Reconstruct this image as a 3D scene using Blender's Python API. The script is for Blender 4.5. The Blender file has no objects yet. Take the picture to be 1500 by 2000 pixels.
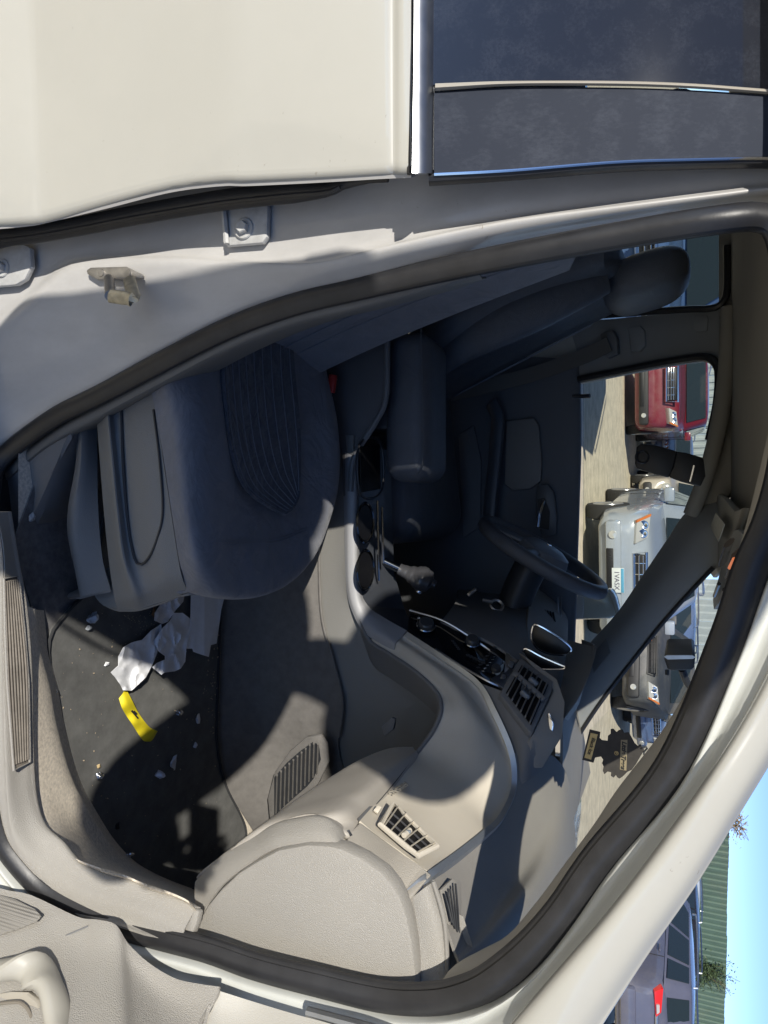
import bpy, bmesh, math, random
from mathutils import Vector, Matrix
R = math.radians
sc = bpy.context.scene
col = sc.collection
# ------------------------------------------------------------------ camera (held sideways: world up is picture right)
FOC, HC, CY, TH = 1390.0, 1.30, -0.80, R(23.0)
CAM = Vector((0, CY, HC))
FW = Vector((0, math.cos(TH), -math.sin(TH)))
UP = Vector((0, math.sin(TH), math.cos(TH)))
cd = bpy.data.cameras.new('camera')
cam = bpy.data.objects.new('camera', cd); col.objects.link(cam)
cd.sensor_fit = 'VERTICAL'; cd.sensor_height = 36.0; cd.sensor_width = 27.0
cd.lens = FOC / 2000.0 * 36.0
cd.clip_start = 0.02; cd.clip_end = 2000
M = Matrix(((UP.x, -1, -FW.x), (UP.y, 0, -FW.y), (UP.z, 0, -FW.z)))
cam.matrix_world = Matrix.Translation(CAM) @ M.to_4x4()
sc.camera = cam
# ------------------------------------------------------------------ light
SUN = Vector((0.60, 1.10, -0.75)).normalized()       # direction the light travels
elev = math.asin(-SUN.z)
w = bpy.data.worlds.new('World'); sc.world = w; w.use_nodes = True
nt = w.node_tree; bg = nt.nodes['Background']
sky = nt.nodes.new('ShaderNodeTexSky'); sky.sky_type = 'NISHITA'; sky.sun_disc = False
sky.sun_elevation = elev
sky.sun_rotation = math.atan2(-SUN.x, -SUN.y)
sky.air_density = 0.42; sky.dust_density = 0.05; sky.ozone_density = 2.0; sky.altitude = 3500
nt.links.new(sky.outputs[0], bg.inputs['Color']); bg.inputs['Strength'].default_value = 0.105
sl = bpy.data.lights.new('sun', 'SUN'); sl.energy = 2.75; sl.angle = R(0.53); sl.color = (1.0, 0.95, 0.86)
so = bpy.data.objects.new('sun', sl); col.objects.link(so)
so.rotation_euler = SUN.to_track_quat('-Z', 'Y').to_euler(); so.location = (-6, -8, 8)
vs = sc.view_settings
vs.view_transform = 'Standard'; vs.look = 'None'; vs.gamma = 1.0; vs.use_curve_mapping = False; vs.exposure = 0.95
try:
    sc.cycles.max_bounces = 10; sc.cycles.diffuse_bounces = 6; sc.cycles.transparent_max_bounces = 16
except Exception: pass
# ------------------------------------------------------------------ picture point -> place
def ray(px, py):
    return (FW + UP * ((px - 750) / FOC) + Vector((1, 0, 0)) * ((py - 1000) / FOC))
def PY(px, py, Y):
    d = ray(px, py); return CAM + d * ((Y - CY) / d.y)
def PZ(px, py, Z):
    d = ray(px, py); return CAM + d * ((Z - HC) / d.z)
def PX(px, py, X):
    d = ray(px, py); return CAM + d * (X / d.x)
def L(*pts): return [PY(*p) for p in pts]
def tumb(pts): return [(p, e, y - .115 * min(1, max(0, (p - 800) / 600))) for p, e, y in pts]
def LT(*pts): return L(*tumb(pts))
def LZ(*pts): return [PZ(*p) for p in pts]
V = Vector
# ------------------------------------------------------------------ materials
MATS = {}
def mat(name, c, rough=0.5, metal=0.0, bump=None, scale=600, strength=0.25, mott=0.0, mscale=9, coat=0.0, spec=0.5,
        dust=0.0, dcol=(0.42, 0.39, 0.34), dscale=40, emit=None, sheen=0.0, rvar=0.0, stretch=None, wr=0.0, wscale=14, speck=0.0):
    if name in MATS: return MATS[name]
    m = bpy.data.materials.new(name); m.use_nodes = True
    n = m.node_tree; b = n.nodes['Principled BSDF']; N = n.nodes.new; K = n.links.new
    b.inputs['Roughness'].default_value = rough; b.inputs['Metallic'].default_value = metal
    b.inputs['Specular IOR Level'].default_value = spec
    if coat: b.inputs['Coat Weight'].default_value = coat; b.inputs['Coat Roughness'].default_value = 0.04
    if sheen: b.inputs['Sheen Weight'].default_value = sheen; b.inputs['Sheen Roughness'].default_value = 0.5
    tc = N('ShaderNodeTexCoord'); co = tc.outputs['Object']
    if stretch:
        mp = N('ShaderNodeMapping'); mp.inputs['Scale'].default_value = stretch; K(co, mp.inputs['Vector']); cs = mp.outputs[0]
    else: cs = co
    colr = None
    if mott or dust or speck:
        base = N('ShaderNodeRGB'); base.outputs[0].default_value = (*c, 1); colr = base.outputs[0]
    if mott:
        t = N('ShaderNodeTexNoise'); t.inputs['Scale'].default_value = mscale; t.inputs['Detail'].default_value = 8; t.inputs['Roughness'].default_value = 0.65
        K(cs, t.inputs['Vector'])
        r = N('ShaderNodeMapRange'); r.inputs['From Min'].default_value = 0.3; r.inputs['From Max'].default_value = 0.7
        r.inputs['To Min'].default_value = 1 - mott; r.inputs['To Max'].default_value = 1 + mott
        K(t.outputs['Fac'], r.inputs['Value'])
        mx = N('ShaderNodeVectorMath'); mx.operation = 'SCALE'; K(colr, mx.inputs[0]); K(r.outputs[0], mx.inputs['Scale']); colr = mx.outputs[0]
    if dust:
        t = N('ShaderNodeTexNoise'); t.inputs['Scale'].default_value = dscale; t.inputs['Detail'].default_value = 10; t.inputs['Roughness'].default_value = 0.75
        K(cs, t.inputs['Vector'])
        t2 = N('ShaderNodeTexNoise'); t2.inputs['Scale'].default_value = dscale * 0.13; t2.inputs['Detail'].default_value = 3
        K(co, t2.inputs['Vector'])
        ml = N('ShaderNodeMath'); ml.operation = 'MULTIPLY'; K(t.outputs['Fac'], ml.inputs[0]); K(t2.outputs['Fac'], ml.inputs[1])
        r = N('ShaderNodeMapRange'); r.inputs['From Min'].default_value = 0.22; r.inputs['From Max'].default_value = 0.42
        r.inputs['To Max'].default_value = dust; K(ml.outputs[0], r.inputs['Value'])
        mx = N('ShaderNodeMix'); mx.data_type = 'RGBA'; K(r.outputs[0], mx.inputs['Factor'])
        K(colr, mx.inputs['A']); mx.inputs['B'].default_value = (*dcol, 1); colr = mx.outputs['Result']
    if speck:
        t = N('ShaderNodeTexNoise'); t.inputs['Scale'].default_value = 75; t.inputs['Detail'].default_value = 4; t.inputs['Roughness'].default_value = 0.7; t.inputs['Distortion'].default_value = 0.8; K(co, t.inputs['Vector'])
        t2 = N('ShaderNodeTexNoise'); t2.inputs['Scale'].default_value = 4; K(co, t2.inputs['Vector'])
        ad = N('ShaderNodeMath'); ad.operation = 'MULTIPLY_ADD'; ad.inputs[1].default_value = 0.35; K(t2.outputs['Fac'], ad.inputs[0]); K(t.outputs['Fac'], ad.inputs[2])
        r = N('ShaderNodeMapRange'); r.inputs['From Min'].default_value = 0.885; r.inputs['From Max'].default_value = 0.93; r.inputs['To Max'].default_value = speck; K(ad.outputs[0], r.inputs['Value'])
        mx = N('ShaderNodeMix'); mx.data_type = 'RGBA'; K(r.outputs[0], mx.inputs['Factor']); K(colr, mx.inputs['A']); mx.inputs['B'].default_value = (0.22, 0.18, 0.13, 1); colr = mx.outputs['Result']
    if colr is not None: K(colr, b.inputs['Base Color'])
    else: b.inputs['Base Color'].default_value = (*c, 1)
    if rvar:
        t = N('ShaderNodeTexNoise'); t.inputs['Scale'].default_value = 30; t.inputs['Detail'].default_value = 6; K(cs, t.inputs['Vector'])
        r = N('ShaderNodeMapRange'); r.inputs['To Min'].default_value = max(0.02, rough - rvar); r.inputs['To Max'].default_value = rough + rvar
        K(t.outputs['Fac'], r.inputs['Value']); K(r.outputs[0], b.inputs['Roughness'])
    if bump:
        if bump == 'leather':
            t = N('ShaderNodeTexVoronoi'); t.feature = 'DISTANCE_TO_EDGE'; t.inputs['Scale'].default_value = scale; out = t.outputs['Distance']
            r = N('ShaderNodeMapRange'); r.inputs['From Max'].default_value = 0.25; K(out, r.inputs['Value']); out2 = r.outputs[0]
        elif bump == 'carpet':
            t = N('ShaderNodeTexNoise'); t.inputs['Scale'].default_value = scale; t.inputs['Detail'].default_value = 6; t.inputs['Roughness'].default_value = 0.8; out2 = t.outputs['Fac']
        elif bump == 'dots':
            t = N('ShaderNodeTexVoronoi'); t.inputs['Scale'].default_value = scale; t.inputs['Randomness'].default_value = 0.0; out2 = t.outputs['Distance']
        else:
            t = N('ShaderNodeTexNoise'); t.inputs['Scale'].default_value = scale; t.inputs['Detail'].default_value = 4; out2 = t.outputs['Fac']
        K(cs, t.inputs['Vector'])
        bp = N('ShaderNodeBump'); bp.inputs['Strength'].default_value = strength; bp.inputs['Distance'].default_value = 0.002
        K(out2, bp.inputs['Height']); K(bp.outputs[0], b.inputs['Normal'])
        if wr:
            t3 = N('ShaderNodeTexNoise'); t3.inputs['Scale'].default_value = wscale; t3.inputs['Detail'].default_value = 3; t3.inputs['Distortion'].default_value = 1.2; K(cs, t3.inputs['Vector'])
            b3 = N('ShaderNodeBump'); b3.inputs['Strength'].default_value = wr; b3.inputs['Distance'].default_value = 0.03; K(t3.outputs['Fac'], b3.inputs['Height']); K(b3.outputs[0], bp.inputs['Normal'])
    if emit:
        b.inputs['Emission Color'].default_value = (*emit[:3], 1); b.inputs['Emission Strength'].default_value = emit[3]
    MATS[name] = m; return m
def glass(name, tint=(1, 1, 1), refl=1.0, dustv=0.0):
    if name in MATS: return MATS[name]
    m = bpy.data.materials.new(name); m.use_nodes = True; n = m.node_tree; N = n.nodes.new; K = n.links.new
    n.nodes.remove(n.nodes['Principled BSDF']); out = n.nodes['Material Output']
    tr = N('ShaderNodeBsdfTransparent'); tr.inputs['Color'].default_value = (*tint, 1)
    gl = N('ShaderNodeBsdfGlossy'); gl.inputs['Roughness'].default_value = 0.02
    fr = N('ShaderNodeFresnel'); fr.inputs['IOR'].default_value = 1.5
    mm = N('ShaderNodeMath'); mm.operation = 'MULTIPLY'; mm.inputs[1].default_value = refl; K(fr.outputs[0], mm.inputs[0])
    mx = N('ShaderNodeMixShader'); K(mm.outputs[0], mx.inputs['Fac']); K(tr.outputs[0], mx.inputs[1]); K(gl.outputs[0], mx.inputs[2])
    last = mx.outputs[0]
    if dustv:
        tc = N('ShaderNodeTexCoord'); t = N('ShaderNodeTexNoise'); t.inputs['Scale'].default_value = 60; t.inputs['Detail'].default_value = 9; t.inputs['Roughness'].default_value = 0.75
        K(tc.outputs['Object'], t.inputs['Vector'])
        r = N('ShaderNodeMapRange'); r.inputs['From Min'].default_value = 0.4; r.inputs['From Max'].default_value = 0.75; r.inputs['To Min'].default_value = dustv * 0.35; r.inputs['To Max'].default_value = dustv * 1.6
        K(t.outputs['Fac'], r.inputs['Value'])
        df = N('ShaderNodeBsdfDiffuse'); df.inputs['Color'].default_value = (0.5, 0.48, 0.43, 1)
        m2 = N('ShaderNodeMixShader'); K(r.outputs[0], m2.inputs['Fac']); K(last, m2.inputs[1]); K(df.outputs[0], m2.inputs[2]); last = m2.outputs[0]
    K(last, out.inputs['Surface']); MATS[name] = m; return m
# ------------------------------------------------------------------ objects
def tag(o, label=None, cat=None, group=None, kind=None):
    if label: o['label'] = label
    if cat: o['category'] = cat
    if group: o['group'] = group
    if kind: o['kind'] = kind
    return o
def empty(name, loc=(0, 0, 0), rz=0.0, parent=None):
    o = bpy.data.objects.new(name, None); col.objects.link(o); o.location = loc; o.rotation_euler = (0, 0, rz); o.empty_display_size = 0.1
    if parent: o.parent = parent
    return o
WROOT = set()
def setp(o, parent):
    o.parent = parent
    if parent.name in WROOT: o.matrix_parent_inverse = parent.matrix_basis.inverted()
def recenter(o):
    vs_ = o.data.vertices; c = sum((v.co for v in vs_), Vector()) / len(vs_)
    c.z = min(v.co.z for v in vs_)
    o.data.transform(Matrix.Translation(-c)); o.location = c; return o
def link(name, bm, m, parent=None, smooth=True, sharp=40, loc=None, mats=None):
    me = bpy.data.meshes.new(name)
    bmesh.ops.recalc_face_normals(bm, faces=bm.faces) if smooth != 'raw' else None
    bm.to_mesh(me); bm.free()
    for mm in (mats or [m]): me.materials.append(mm)
    if smooth:
        for p in me.polygons: p.use_smooth = True
        me.set_sharp_from_angle(angle=R(sharp))
    o = bpy.data.objects.new(name, me); col.objects.link(o)
    if loc is not None: o.location = loc
    if parent: setp(o, parent)
    return o
def copy_tree(o, parent=None):
    c = o.copy(); col.objects.link(c)
    if parent: c.parent = parent
    for ch in list(o.children): copy_tree(ch, c)
    return c
def cr(p, n, closed=False):
    """Catmull-Rom through p, resampled evenly to n points."""
    p = [V(q) for q in p]; k = len(p)
    if k == 1: return p * n
    den = []
    segs = k if closed else k - 1
    for i in range(segs):
        if closed: a, b, c, d = p[i - 1], p[i], p[(i + 1) % k], p[(i + 2) % k]
        else:
            b, c = p[i], p[i + 1]
            a = p[i - 1] if i > 0 else b * 2 - c
            d = p[i + 2] if i + 2 < k else c * 2 - b
        for j in range(12):
            t = j / 12.0; t2 = t * t; t3 = t2 * t
            den.append(0.5 * ((2 * b) + (c - a) * t + (2 * a - 5 * b + 4 * c - d) * t2 + (3 * b - a - 3 * c + d) * t3))
    den.append(p[0].copy() if closed else p[-1])
    ls = [0.0]
    for i in range(1, len(den)): ls.append(ls[-1] + (den[i] - den[i - 1]).length)
    out = []; j = 0; T = ls[-1] or 1e-9
    cnt = n if closed else n - 1
    for i in range(n):
        s = T * i / max(1, cnt)
        while j < len(ls) - 2 and ls[j + 1] < s: j += 1
        f = (s - ls[j]) / ((ls[j + 1] - ls[j]) or 1e-9)
        out.append(den[j].lerp(den[j + 1], min(1, max(0, f))))
    return out
def cr1(p, m):
    """Catmull-Rom through p at m uniform parameter values (keeps the given spacing)."""
    k = len(p); out = []
    for i in range(m):
        s = (k - 1) * i / (m - 1); j = min(int(s), k - 2); t = s - j
        b, c = p[j], p[j + 1]
        a = p[j - 1] if j > 0 else b * 2 - c
        d = p[j + 2] if j + 2 < k else c * 2 - b
        t2 = t * t; t3 = t2 * t
        out.append(0.5 * ((2 * b) + (c - a) * t + (2 * a - 5 * b + 4 * c - d) * t2 + (3 * b - a - 3 * c + d) * t3))
    return out
def loft_pts(rows, n, sub=4, smooth=True):
    g = [cr(r, n) for r in rows]
    if smooth and len(g) > 2:
        m = (len(g) - 1) * sub + 1
        cols = [cr1([g[i][j] for i in range(len(g))], m) for j in range(n)]
        return [[cols[j][i] for j in range(n)] for i in range(m)]
    out = []
    for i in range(len(g) - 1):
        for s in range(sub):
            out.append([g[i][j].lerp(g[i + 1][j], s / sub) for j in range(n)])
    out.append(g[-1]); return out
def grid_bm(g, bm=None, closed_u=False, closed_v=False):
    bm = bm or bmesh.new()
    vs_ = [[bm.verts.new(p) for p in r] for r in g]
    m, n = len(g), len(g[0])
    for i in range(m if closed_v else m - 1):
        for j in range(n if closed_u else n - 1):
            try: bm.faces.new((vs_[i][j], vs_[i][(j + 1) % n], vs_[(i + 1) % m][(j + 1) % n], vs_[(i + 1) % m][j]))
            except ValueError: pass
    return bm
def face_cam(bm, c=CAM):
    s = 0
    bm.normal_update()
    for f in bm.faces: s += f.normal.dot(c - f.calc_center_median()) * f.calc_area()
    if s < 0: bmesh.ops.reverse_faces(bm, faces=bm.faces)
def thicken(bm, t):
    """give an open sheet a back side t behind its front (normals face the camera)."""
    bm.normal_update()
    fr = list(bm.faces); vmap = {}
    bd = [e for e in bm.edges if len(e.link_faces) == 1]
    for v in list(bm.verts): vmap[v] = bm.verts.new(v.co - v.normal * t)
    bdp = []
    for e in bd:
        f = e.link_faces[0]; vs_ = list(f.verts)
        i = vs_.index(e.verts[0]); a, b = (e.verts[0], e.verts[1]) if vs_[(i + 1) % len(vs_)] == e.verts[1] else (e.verts[1], e.verts[0])
        bdp.append((a, b))
    for f in fr: bm.faces.new([vmap[v] for v in reversed(f.verts)])
    for a, b in bdp:
        try: bm.faces.new((b, a, vmap[a], vmap[b]))
        except ValueError: pass
def loft(name, rows, m, parent, n=40, sub=4, smooth=True, t=0.004, sharp=40, at=CAM):
    bm = grid_bm(loft_pts(rows, n, sub, smooth)); bmesh.ops.remove_doubles(bm, verts=bm.verts, dist=1e-6)
    face_cam(bm, at)
    if t: thicken(bm, t)
    return link(name, bm, m, parent, 'raw' if True else True, sharp)
def frames(pts, closed=False, up=None):
    n = len(pts); T = []
    for i in range(n):
        a = pts[i - 1] if (i > 0 or closed) else pts[i]
        b = pts[(i + 1) % n] if (i < n - 1 or closed) else pts[i]
        T.append((b - a).normalized())
    out = []
    nrm = None
    for i in range(n):
        if up is not None: u = (up - T[i] * up.dot(T[i]))
        else:
            if nrm is None:
                nrm = T[i].orthogonal()
            u = nrm - T[i] * nrm.dot(T[i])
        u.normalize(); nrm = u
        out.append((T[i], u, T[i].cross(u)))
    return out
def tube_bm(pts, r, k=10, closed=False, up=None, bm=None, prof=None, caps=True, taper=None):
    bm = bm or bmesh.new(); fr = frames(pts, closed, up)
    if prof is None:
        rx, ry = (r, r) if not isinstance(r, tuple) else r
        prof = [(rx * math.cos(2 * math.pi * a / k), ry * math.sin(2 * math.pi * a / k)) for a in range(k)]
    g = []
    for i, (p, f) in enumerate(zip(pts, fr)):
        s = 1.0 if taper is None else taper(i / max(1, len(pts) - 1))
        g.append([bm.verts.new(p + f[1] * (a * s) + f[2] * (b * s)) for a, b in prof])
    m, n = len(g), len(prof)
    for i in range(m if closed else m - 1):
        for j in range(n):
            bm.faces.new((g[i][j], g[i][(j + 1) % n], g[(i + 1) % m][(j + 1) % n], g[(i + 1) % m][j]))
    if caps and not closed:
        bm.faces.new(list(reversed(g[0]))); bm.faces.new(g[-1])
    return bm
def tube(name, pts, r, m, parent, n=None, k=10, closed=False, up=None, prof=None, smoothp=True, taper=None, sharp=40):
    if smoothp: pts = cr(pts, n or len(pts) * 6, closed)
    else: pts = [V(p) for p in pts]
    return link(name, tube_bm(pts, r, k, closed, up, None, prof, True, taper), m, parent, True, sharp)
def box_bm(c, s, rot=None, bev=0.0, bm=None, seg=2):
    bm2 = bmesh.new(); bmesh.ops.create_cube(bm2, size=1.0)
    bmesh.ops.scale(bm2, vec=V(s), verts=bm2.verts)
    if bev: bmesh.ops.bevel(bm2, geom=list(bm2.edges), offset=bev, segments=seg, affect='EDGES', profile=0.5)
    if rot is not None: bmesh.ops.transform(bm2, matrix=rot.to_4x4(), verts=bm2.verts)
    bmesh.ops.translate(bm2, vec=V(c), verts=bm2.verts)
    if bm is None: return bm2
    me = bpy.data.meshes.new('tmp'); bm2.to_mesh(me); bm2.free(); bm.from_mesh(me); bpy.data.meshes.remove(me)
    return bm
def box(name, c, s, m, parent=None, rot=None, bev=0.0, seg=2):
    return link(name, box_bm(c, s, rot, bev, None, seg), m, parent, True, 35)
def plate_bm(out, t, nrm=None, bev=0.0, bm=None):
    """closed outline (3D points, roughly flat) -> solid plate whose front is the outline."""
    b = bmesh.new(); vs_ = [b.verts.new(p) for p in out]
    f = b.faces.new(vs_); b.normal_update()
    n = f.normal.copy()
    ref = nrm if nrm is not None else (CAM - f.calc_center_median())
    if n.dot(ref) < 0: n = -n
    ex = bmesh.ops.extrude_face_region(b, geom=[f])
    bmesh.ops.translate(b, vec=n * -t, verts=[g for g in ex['geom'] if isinstance(g, bmesh.types.BMVert)])
    bmesh.ops.recalc_face_normals(b, faces=b.faces)
    if bev:
        es = [e for e in b.edges if len(e.link_faces) == 2 and abs(e.link_faces[0].normal.dot(e.link_faces[1].normal)) < 0.5]
        try: bmesh.ops.bevel(b, geom=es, offset=bev, segments=2, affect='EDGES', profile=0.5, clamp_overlap=True)
        except Exception: pass
    bmesh.ops.triangulate(b, faces=[f for f in b.faces if len(f.verts) > 4])
    if bm is None: return b
    me = bpy.data.meshes.new('tmp'); b.to_mesh(me); b.free(); bm.from_mesh(me); bpy.data.meshes.remove(me); return bm
def plate(name, out, t, m, parent=None, nrm=None, bev=0.0, sharp=35):
    return link(name, plate_bm([V(p) for p in out], t, nrm, bev), m, parent, True, sharp)
def lathe_bm(prof, k=24, mtx=None, bm=None):
    """prof: (radius, height) pairs about local Z."""
    bm = bm or bmesh.new(); g = []
    mtx = mtx or Matrix.Identity(4)
    for r, h in prof:
        g.append([bm.verts.new(mtx @ V((max(r, 1e-5) * math.cos(2 * math.pi * j / k), max(r, 1e-5) * math.sin(2 * math.pi * j / k), h))) for j in range(k)])
    for i in range(len(g) - 1):
        for j in range(k): bm.faces.new((g[i][j], g[i][(j + 1) % k], g[i + 1][(j + 1) % k], g[i + 1][j]))
    return bm
def axis_mtx(o, z, x=None):
    z = V(z).normalized(); x = V(x) if x is not None else z.orthogonal()
    x = (x - z * x.dot(z)).normalized(); y = z.cross(x)
    return Matrix(((x.x, y.x, z.x, o[0]), (x.y, y.y, z.y, o[1]), (x.z, y.z, z.z, o[2]), (0, 0, 0, 1)))
def merge(bm, b2):
    me = bpy.data.meshes.new('tmp'); b2.to_mesh(me); b2.free(); bm.from_mesh(me); bpy.data.meshes.remove(me); return bm
def text(name, s, o, xdir, ydir, size, m, parent, depth=0.0004, shear=0.0, bold=0.0, align='CENTER'):
    cu = bpy.data.curves.new(name, 'FONT'); cu.body = s; cu.size = size; cu.extrude = depth; cu.shear = shear; cu.offset = bold
    cu.align_x = align; cu.align_y = 'CENTER'
    ob = bpy.data.objects.new('tmp', cu); me = bpy.data.meshes.new_from_object(ob); bpy.data.objects.remove(ob); bpy.data.curves.remove(cu)
    x = V(xdir).normalized(); z = x.cross(V(ydir)).normalized(); y = z.cross(x)
    me.transform(Matrix(((x.x, y.x, z.x, o[0]), (x.y, y.y, z.y, o[1]), (x.z, y.z, z.z, o[2]), (0, 0, 0, 1))))
    me.materials.clear(); me.materials.append(m); me.name = name
    t = bpy.data.objects.new(name, me); col.objects.link(t)
    if parent: setp(t, parent)
    return t
# ------------------------------------------------------------------ palette
paint = mat('white_paint', (0.455, 0.445, 0.40), 0.24, coat=0.8, mott=0.02, mscale=6, bump='noise', scale=3, strength=0.03, speck=0.55, dust=0.22, dcol=(0.50, 0.48, 0.43), dscale=34)
paint_dirty = mat('dirty_white_paint', (0.47, 0.46, 0.445), 0.36, coat=0.3, speck=0.6, mott=0.10, mscale=14, dust=0.35, dcol=(0.36, 0.35, 0.33), dscale=26, stretch=(1, 1, 0.5))
flange = mat('primer_flange', (0.50, 0.51, 0.48), 0.5, mott=0.05, mscale=20)
rubber = mat('black_rubber', (0.022, 0.022, 0.024), 0.42, mott=0.25, mscale=25, bump='noise', scale=160, strength=0.08, rvar=0.12)
chrome = mat('chrome', (0.75, 0.75, 0.76), 0.12, 1.0)
satin = mat('satin_metal', (0.50, 0.52, 0.55), 0.32, 1.0, mott=0.08, mscale=50, rvar=0.08)
steel = mat('zinc_steel', (0.42, 0.40, 0.37), 0.42, 0.8, mott=0.2, mscale=50)
greytrim = mat('grey_trim', (0.36, 0.34, 0.305), 0.55, bump='leather', scale=480, strength=0.45, mott=0.05, mscale=6, dust=0.12, dcol=(0.36, 0.34, 0.30), dscale=12)
creamtrim = mat('cream_trim', (0.58, 0.53, 0.44), 0.5, bump='leather', scale=560, strength=0.2, mott=0.03, mscale=8)
darktrim = mat('dark_grey_trim', (0.17, 0.172, 0.175), 0.52, bump='leather', scale=560, strength=0.3, mott=0.06, mscale=8)
blacktrim = mat('black_trim', (0.03, 0.032, 0.036), 0.4, mott=0.15, mscale=20)
gloss = mat('gloss_black', (0.006, 0.006, 0.007), 0.09, coat=0.4)
headl = mat('headliner', (0.30, 0.285, 0.25), 0.85, bump='carpet', scale=500, strength=0.15, mott=0.04)
pillart = mat('pillar_trim', (0.26, 0.27, 0.275), 0.6, bump='leather', scale=500, strength=0.15, mott=0.04)
fabric = mat('seat_fabric', (0.165, 0.172, 0.198), 0.75, bump='carpet', scale=700, strength=0.5, mott=0.14, mscale=22, sheen=0.25, wr=0.30, wscale=13)
insert = mat('seat_insert', (0.072, 0.078, 0.096), 0.9, bump='carpet', scale=500, strength=0.6, mott=0.30, mscale=30, sheen=0.3, wr=0.4, wscale=24)
leather = mat('dark_leather', (0.10, 0.108, 0.125), 0.36, bump='leather', scale=380, strength=0.3, mott=0.12, mscale=9, wr=0.12, wscale=16)
stitch = mat('stitching', (0.20, 0.22, 0.26), 0.8)
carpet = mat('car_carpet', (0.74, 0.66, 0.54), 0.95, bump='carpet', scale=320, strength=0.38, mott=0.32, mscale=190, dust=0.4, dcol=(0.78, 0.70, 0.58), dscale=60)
darkcarpet = mat('shaded_carpet', (0.15, 0.146, 0.146), 0.95, bump='carpet', scale=420, strength=0.4, mott=0.3, mscale=80, dust=0.22, dcol=(0.28, 0.27, 0.25), dscale=130)  # darker copy of the carpet, shade put into its colour
matm = mat('floor_mat_pile', (0.115, 0.115, 0.11), 0.92, bump='carpet', scale=520, strength=0.4, mott=0.22, mscale=30, dust=0.22, dcol=(0.22, 0.22, 0.20), dscale=55)
tunnelm = mat('tunnel_carpet', (0.17, 0.16, 0.148), 0.95, bump='carpet', scale=420, strength=0.4, mott=0.16, mscale=40)
clearg = glass('clear_glass', (0.96, 0.97, 0.93), 0.5, 0.015)
sideg = glass('tinted_glass', (0.13, 0.15, 0.17), 0.7, 0.035)
# ================================================================== THE CAR: shell and openings
car = empty('passenger_car', (0, 0.75, 0)); WROOT.add(car.name)
tag(car, 'white left hand drive car seen through its open front passenger door', 'car')
# ---- rear door (closed), seen from outside
def rowd(pxl, y0, y1, Yr, Yf):
    k = 18 if 30 <= pxl <= 90 else 0; o = []
    for e in (y0, y0 * .55, -150, y1 - 260, y1 - 130, y1 - 65, y1 - 32, y1 - 15, y1 - 6, y1):
        f = (e - y0) / (y1 - y0); o.append((pxl + k * max(0, (e + 100) / (y1 + 100)), e, Yr + (Yf - Yr) * f ** 3 - (.002 if e < y1 - 10 else 0) + (.004 if e == y1 else 0)))
    return L(*o)
fe = [(-160, 452, -.10, -.080), (-20, 443, -.078, -.056), (40, 438, -.063, -.047), (58, 436, -.060, -.044), (80, 432, -.060, -.043), (200, 403, -.064, -.045), (330, 370, -.067, -.047), (430, 357, -.069, -.048), (470, 357, -.068, -.046), (500, 356, -.065, -.044), (620, 350, -.052, -.037), (750, 342, -.036, -.030), (768, 341, -.033, -.028), (782, 341, -.037, -.030), (803, 340, -.034, -.028)]
rows = [rowd(p, -900, e, a, b) for p, e, a, b in fe]
rear_door = loft('rear_door', rows, paint, car, n=130, sub=3, t=0.003, sharp=50)
edge = [PY(p, e, b + .004) for p, e, a, b in fe]
loft('door_edge', [edge, [q + V((-0.016, 0.026, 0)) for q in edge], [q + V((-0.04, 0.05, 0)) for q in edge]], paint_dirty, rear_door, n=40, sub=2, smooth=False)
# rubber weatherstrip along the rear door's front edge
ws = L((-60, 494, -.004), (0, 467, -.004), (70, 457, -.004), (160, 441, -.004), (250, 423, -.004), (350, 405, -.004), (450, 389, -.004), (560, 377, -.004), (640, 370, -.004), (665, 360, -.004), (720, 352, -.004), (758, 350, -.004))
tube('weatherstrip', ws, (0.014, 0.012), rubber, rear_door, n=60, k=10, up=V((1, 0, 0)), taper=lambda f: 1.0 if f < .82 else max(.28, 1 - (f - .82) * 5))
tube('weatherstrip_lip', [q + V((.008, -.010, .004)) for q in ws[:-2]], 0.003, rubber, rear_door, n=60, k=6)
# belt moulding, glass, pillar cover
bel = lambda e0, p0, Y0, e1, p1, Y1: L((p0, -900, Y0), (p0 - (1 if p0 < 830 else -1), 0, Y0), (p1, e1, Y1))
loft('belt_moulding', [L((807, -900, -.026), (806, 0, -.026), (803, 338, -.024)), L((810, -900, -.047), (809, 0, -.046), (805, 338, -.044)), L((822, -900, -.043), (822, 0, -.042), (820, 338, -.040)), L((846, -900, -.028), (845, 0, -.027), (843, 338, -.025)), L((850, -900, -.016), (850, 0, -.016), (848, 338, -.014))], satin, rear_door, n=20, sub=2, smooth=False)
tube('belt_seal', L((804, -900, -.030), (803, 0, -.030), (800, 340, -.028)), 0.0035, rubber, rear_door, k=6)
tube('belt_seal', L((851, -900, -.016), (850, 0, -.016), (848, 336, -.014)), 0.006, rubber, rear_door, k=6)
gy = lambda p: -.022 + (p - 850) / 650 * .115 - .030 * max(0, (p - 850) / 870 * (1 - (p - 850) / 870))
def gcol(pts): return L(*[(p, e, gy(p) + d) for p, e, d in pts])
loft('window_glass', [gcol([(846, -900, 0), (1100, -900, 0), (1350, -900, 0), (1720, -900, .01)]), gcol([(846, 166, 0), (1100, 162, 0), (1350, 165, 0), (1720, 195, .01)])], mat('privacy_glass', (0.018, 0.021, 0.030), 0.06, dust=0.06, dcol=(0.25, 0.27, 0.32), dscale=260, spec=0.6), rear_door, n=20, sub=2, t=.004)
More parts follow.
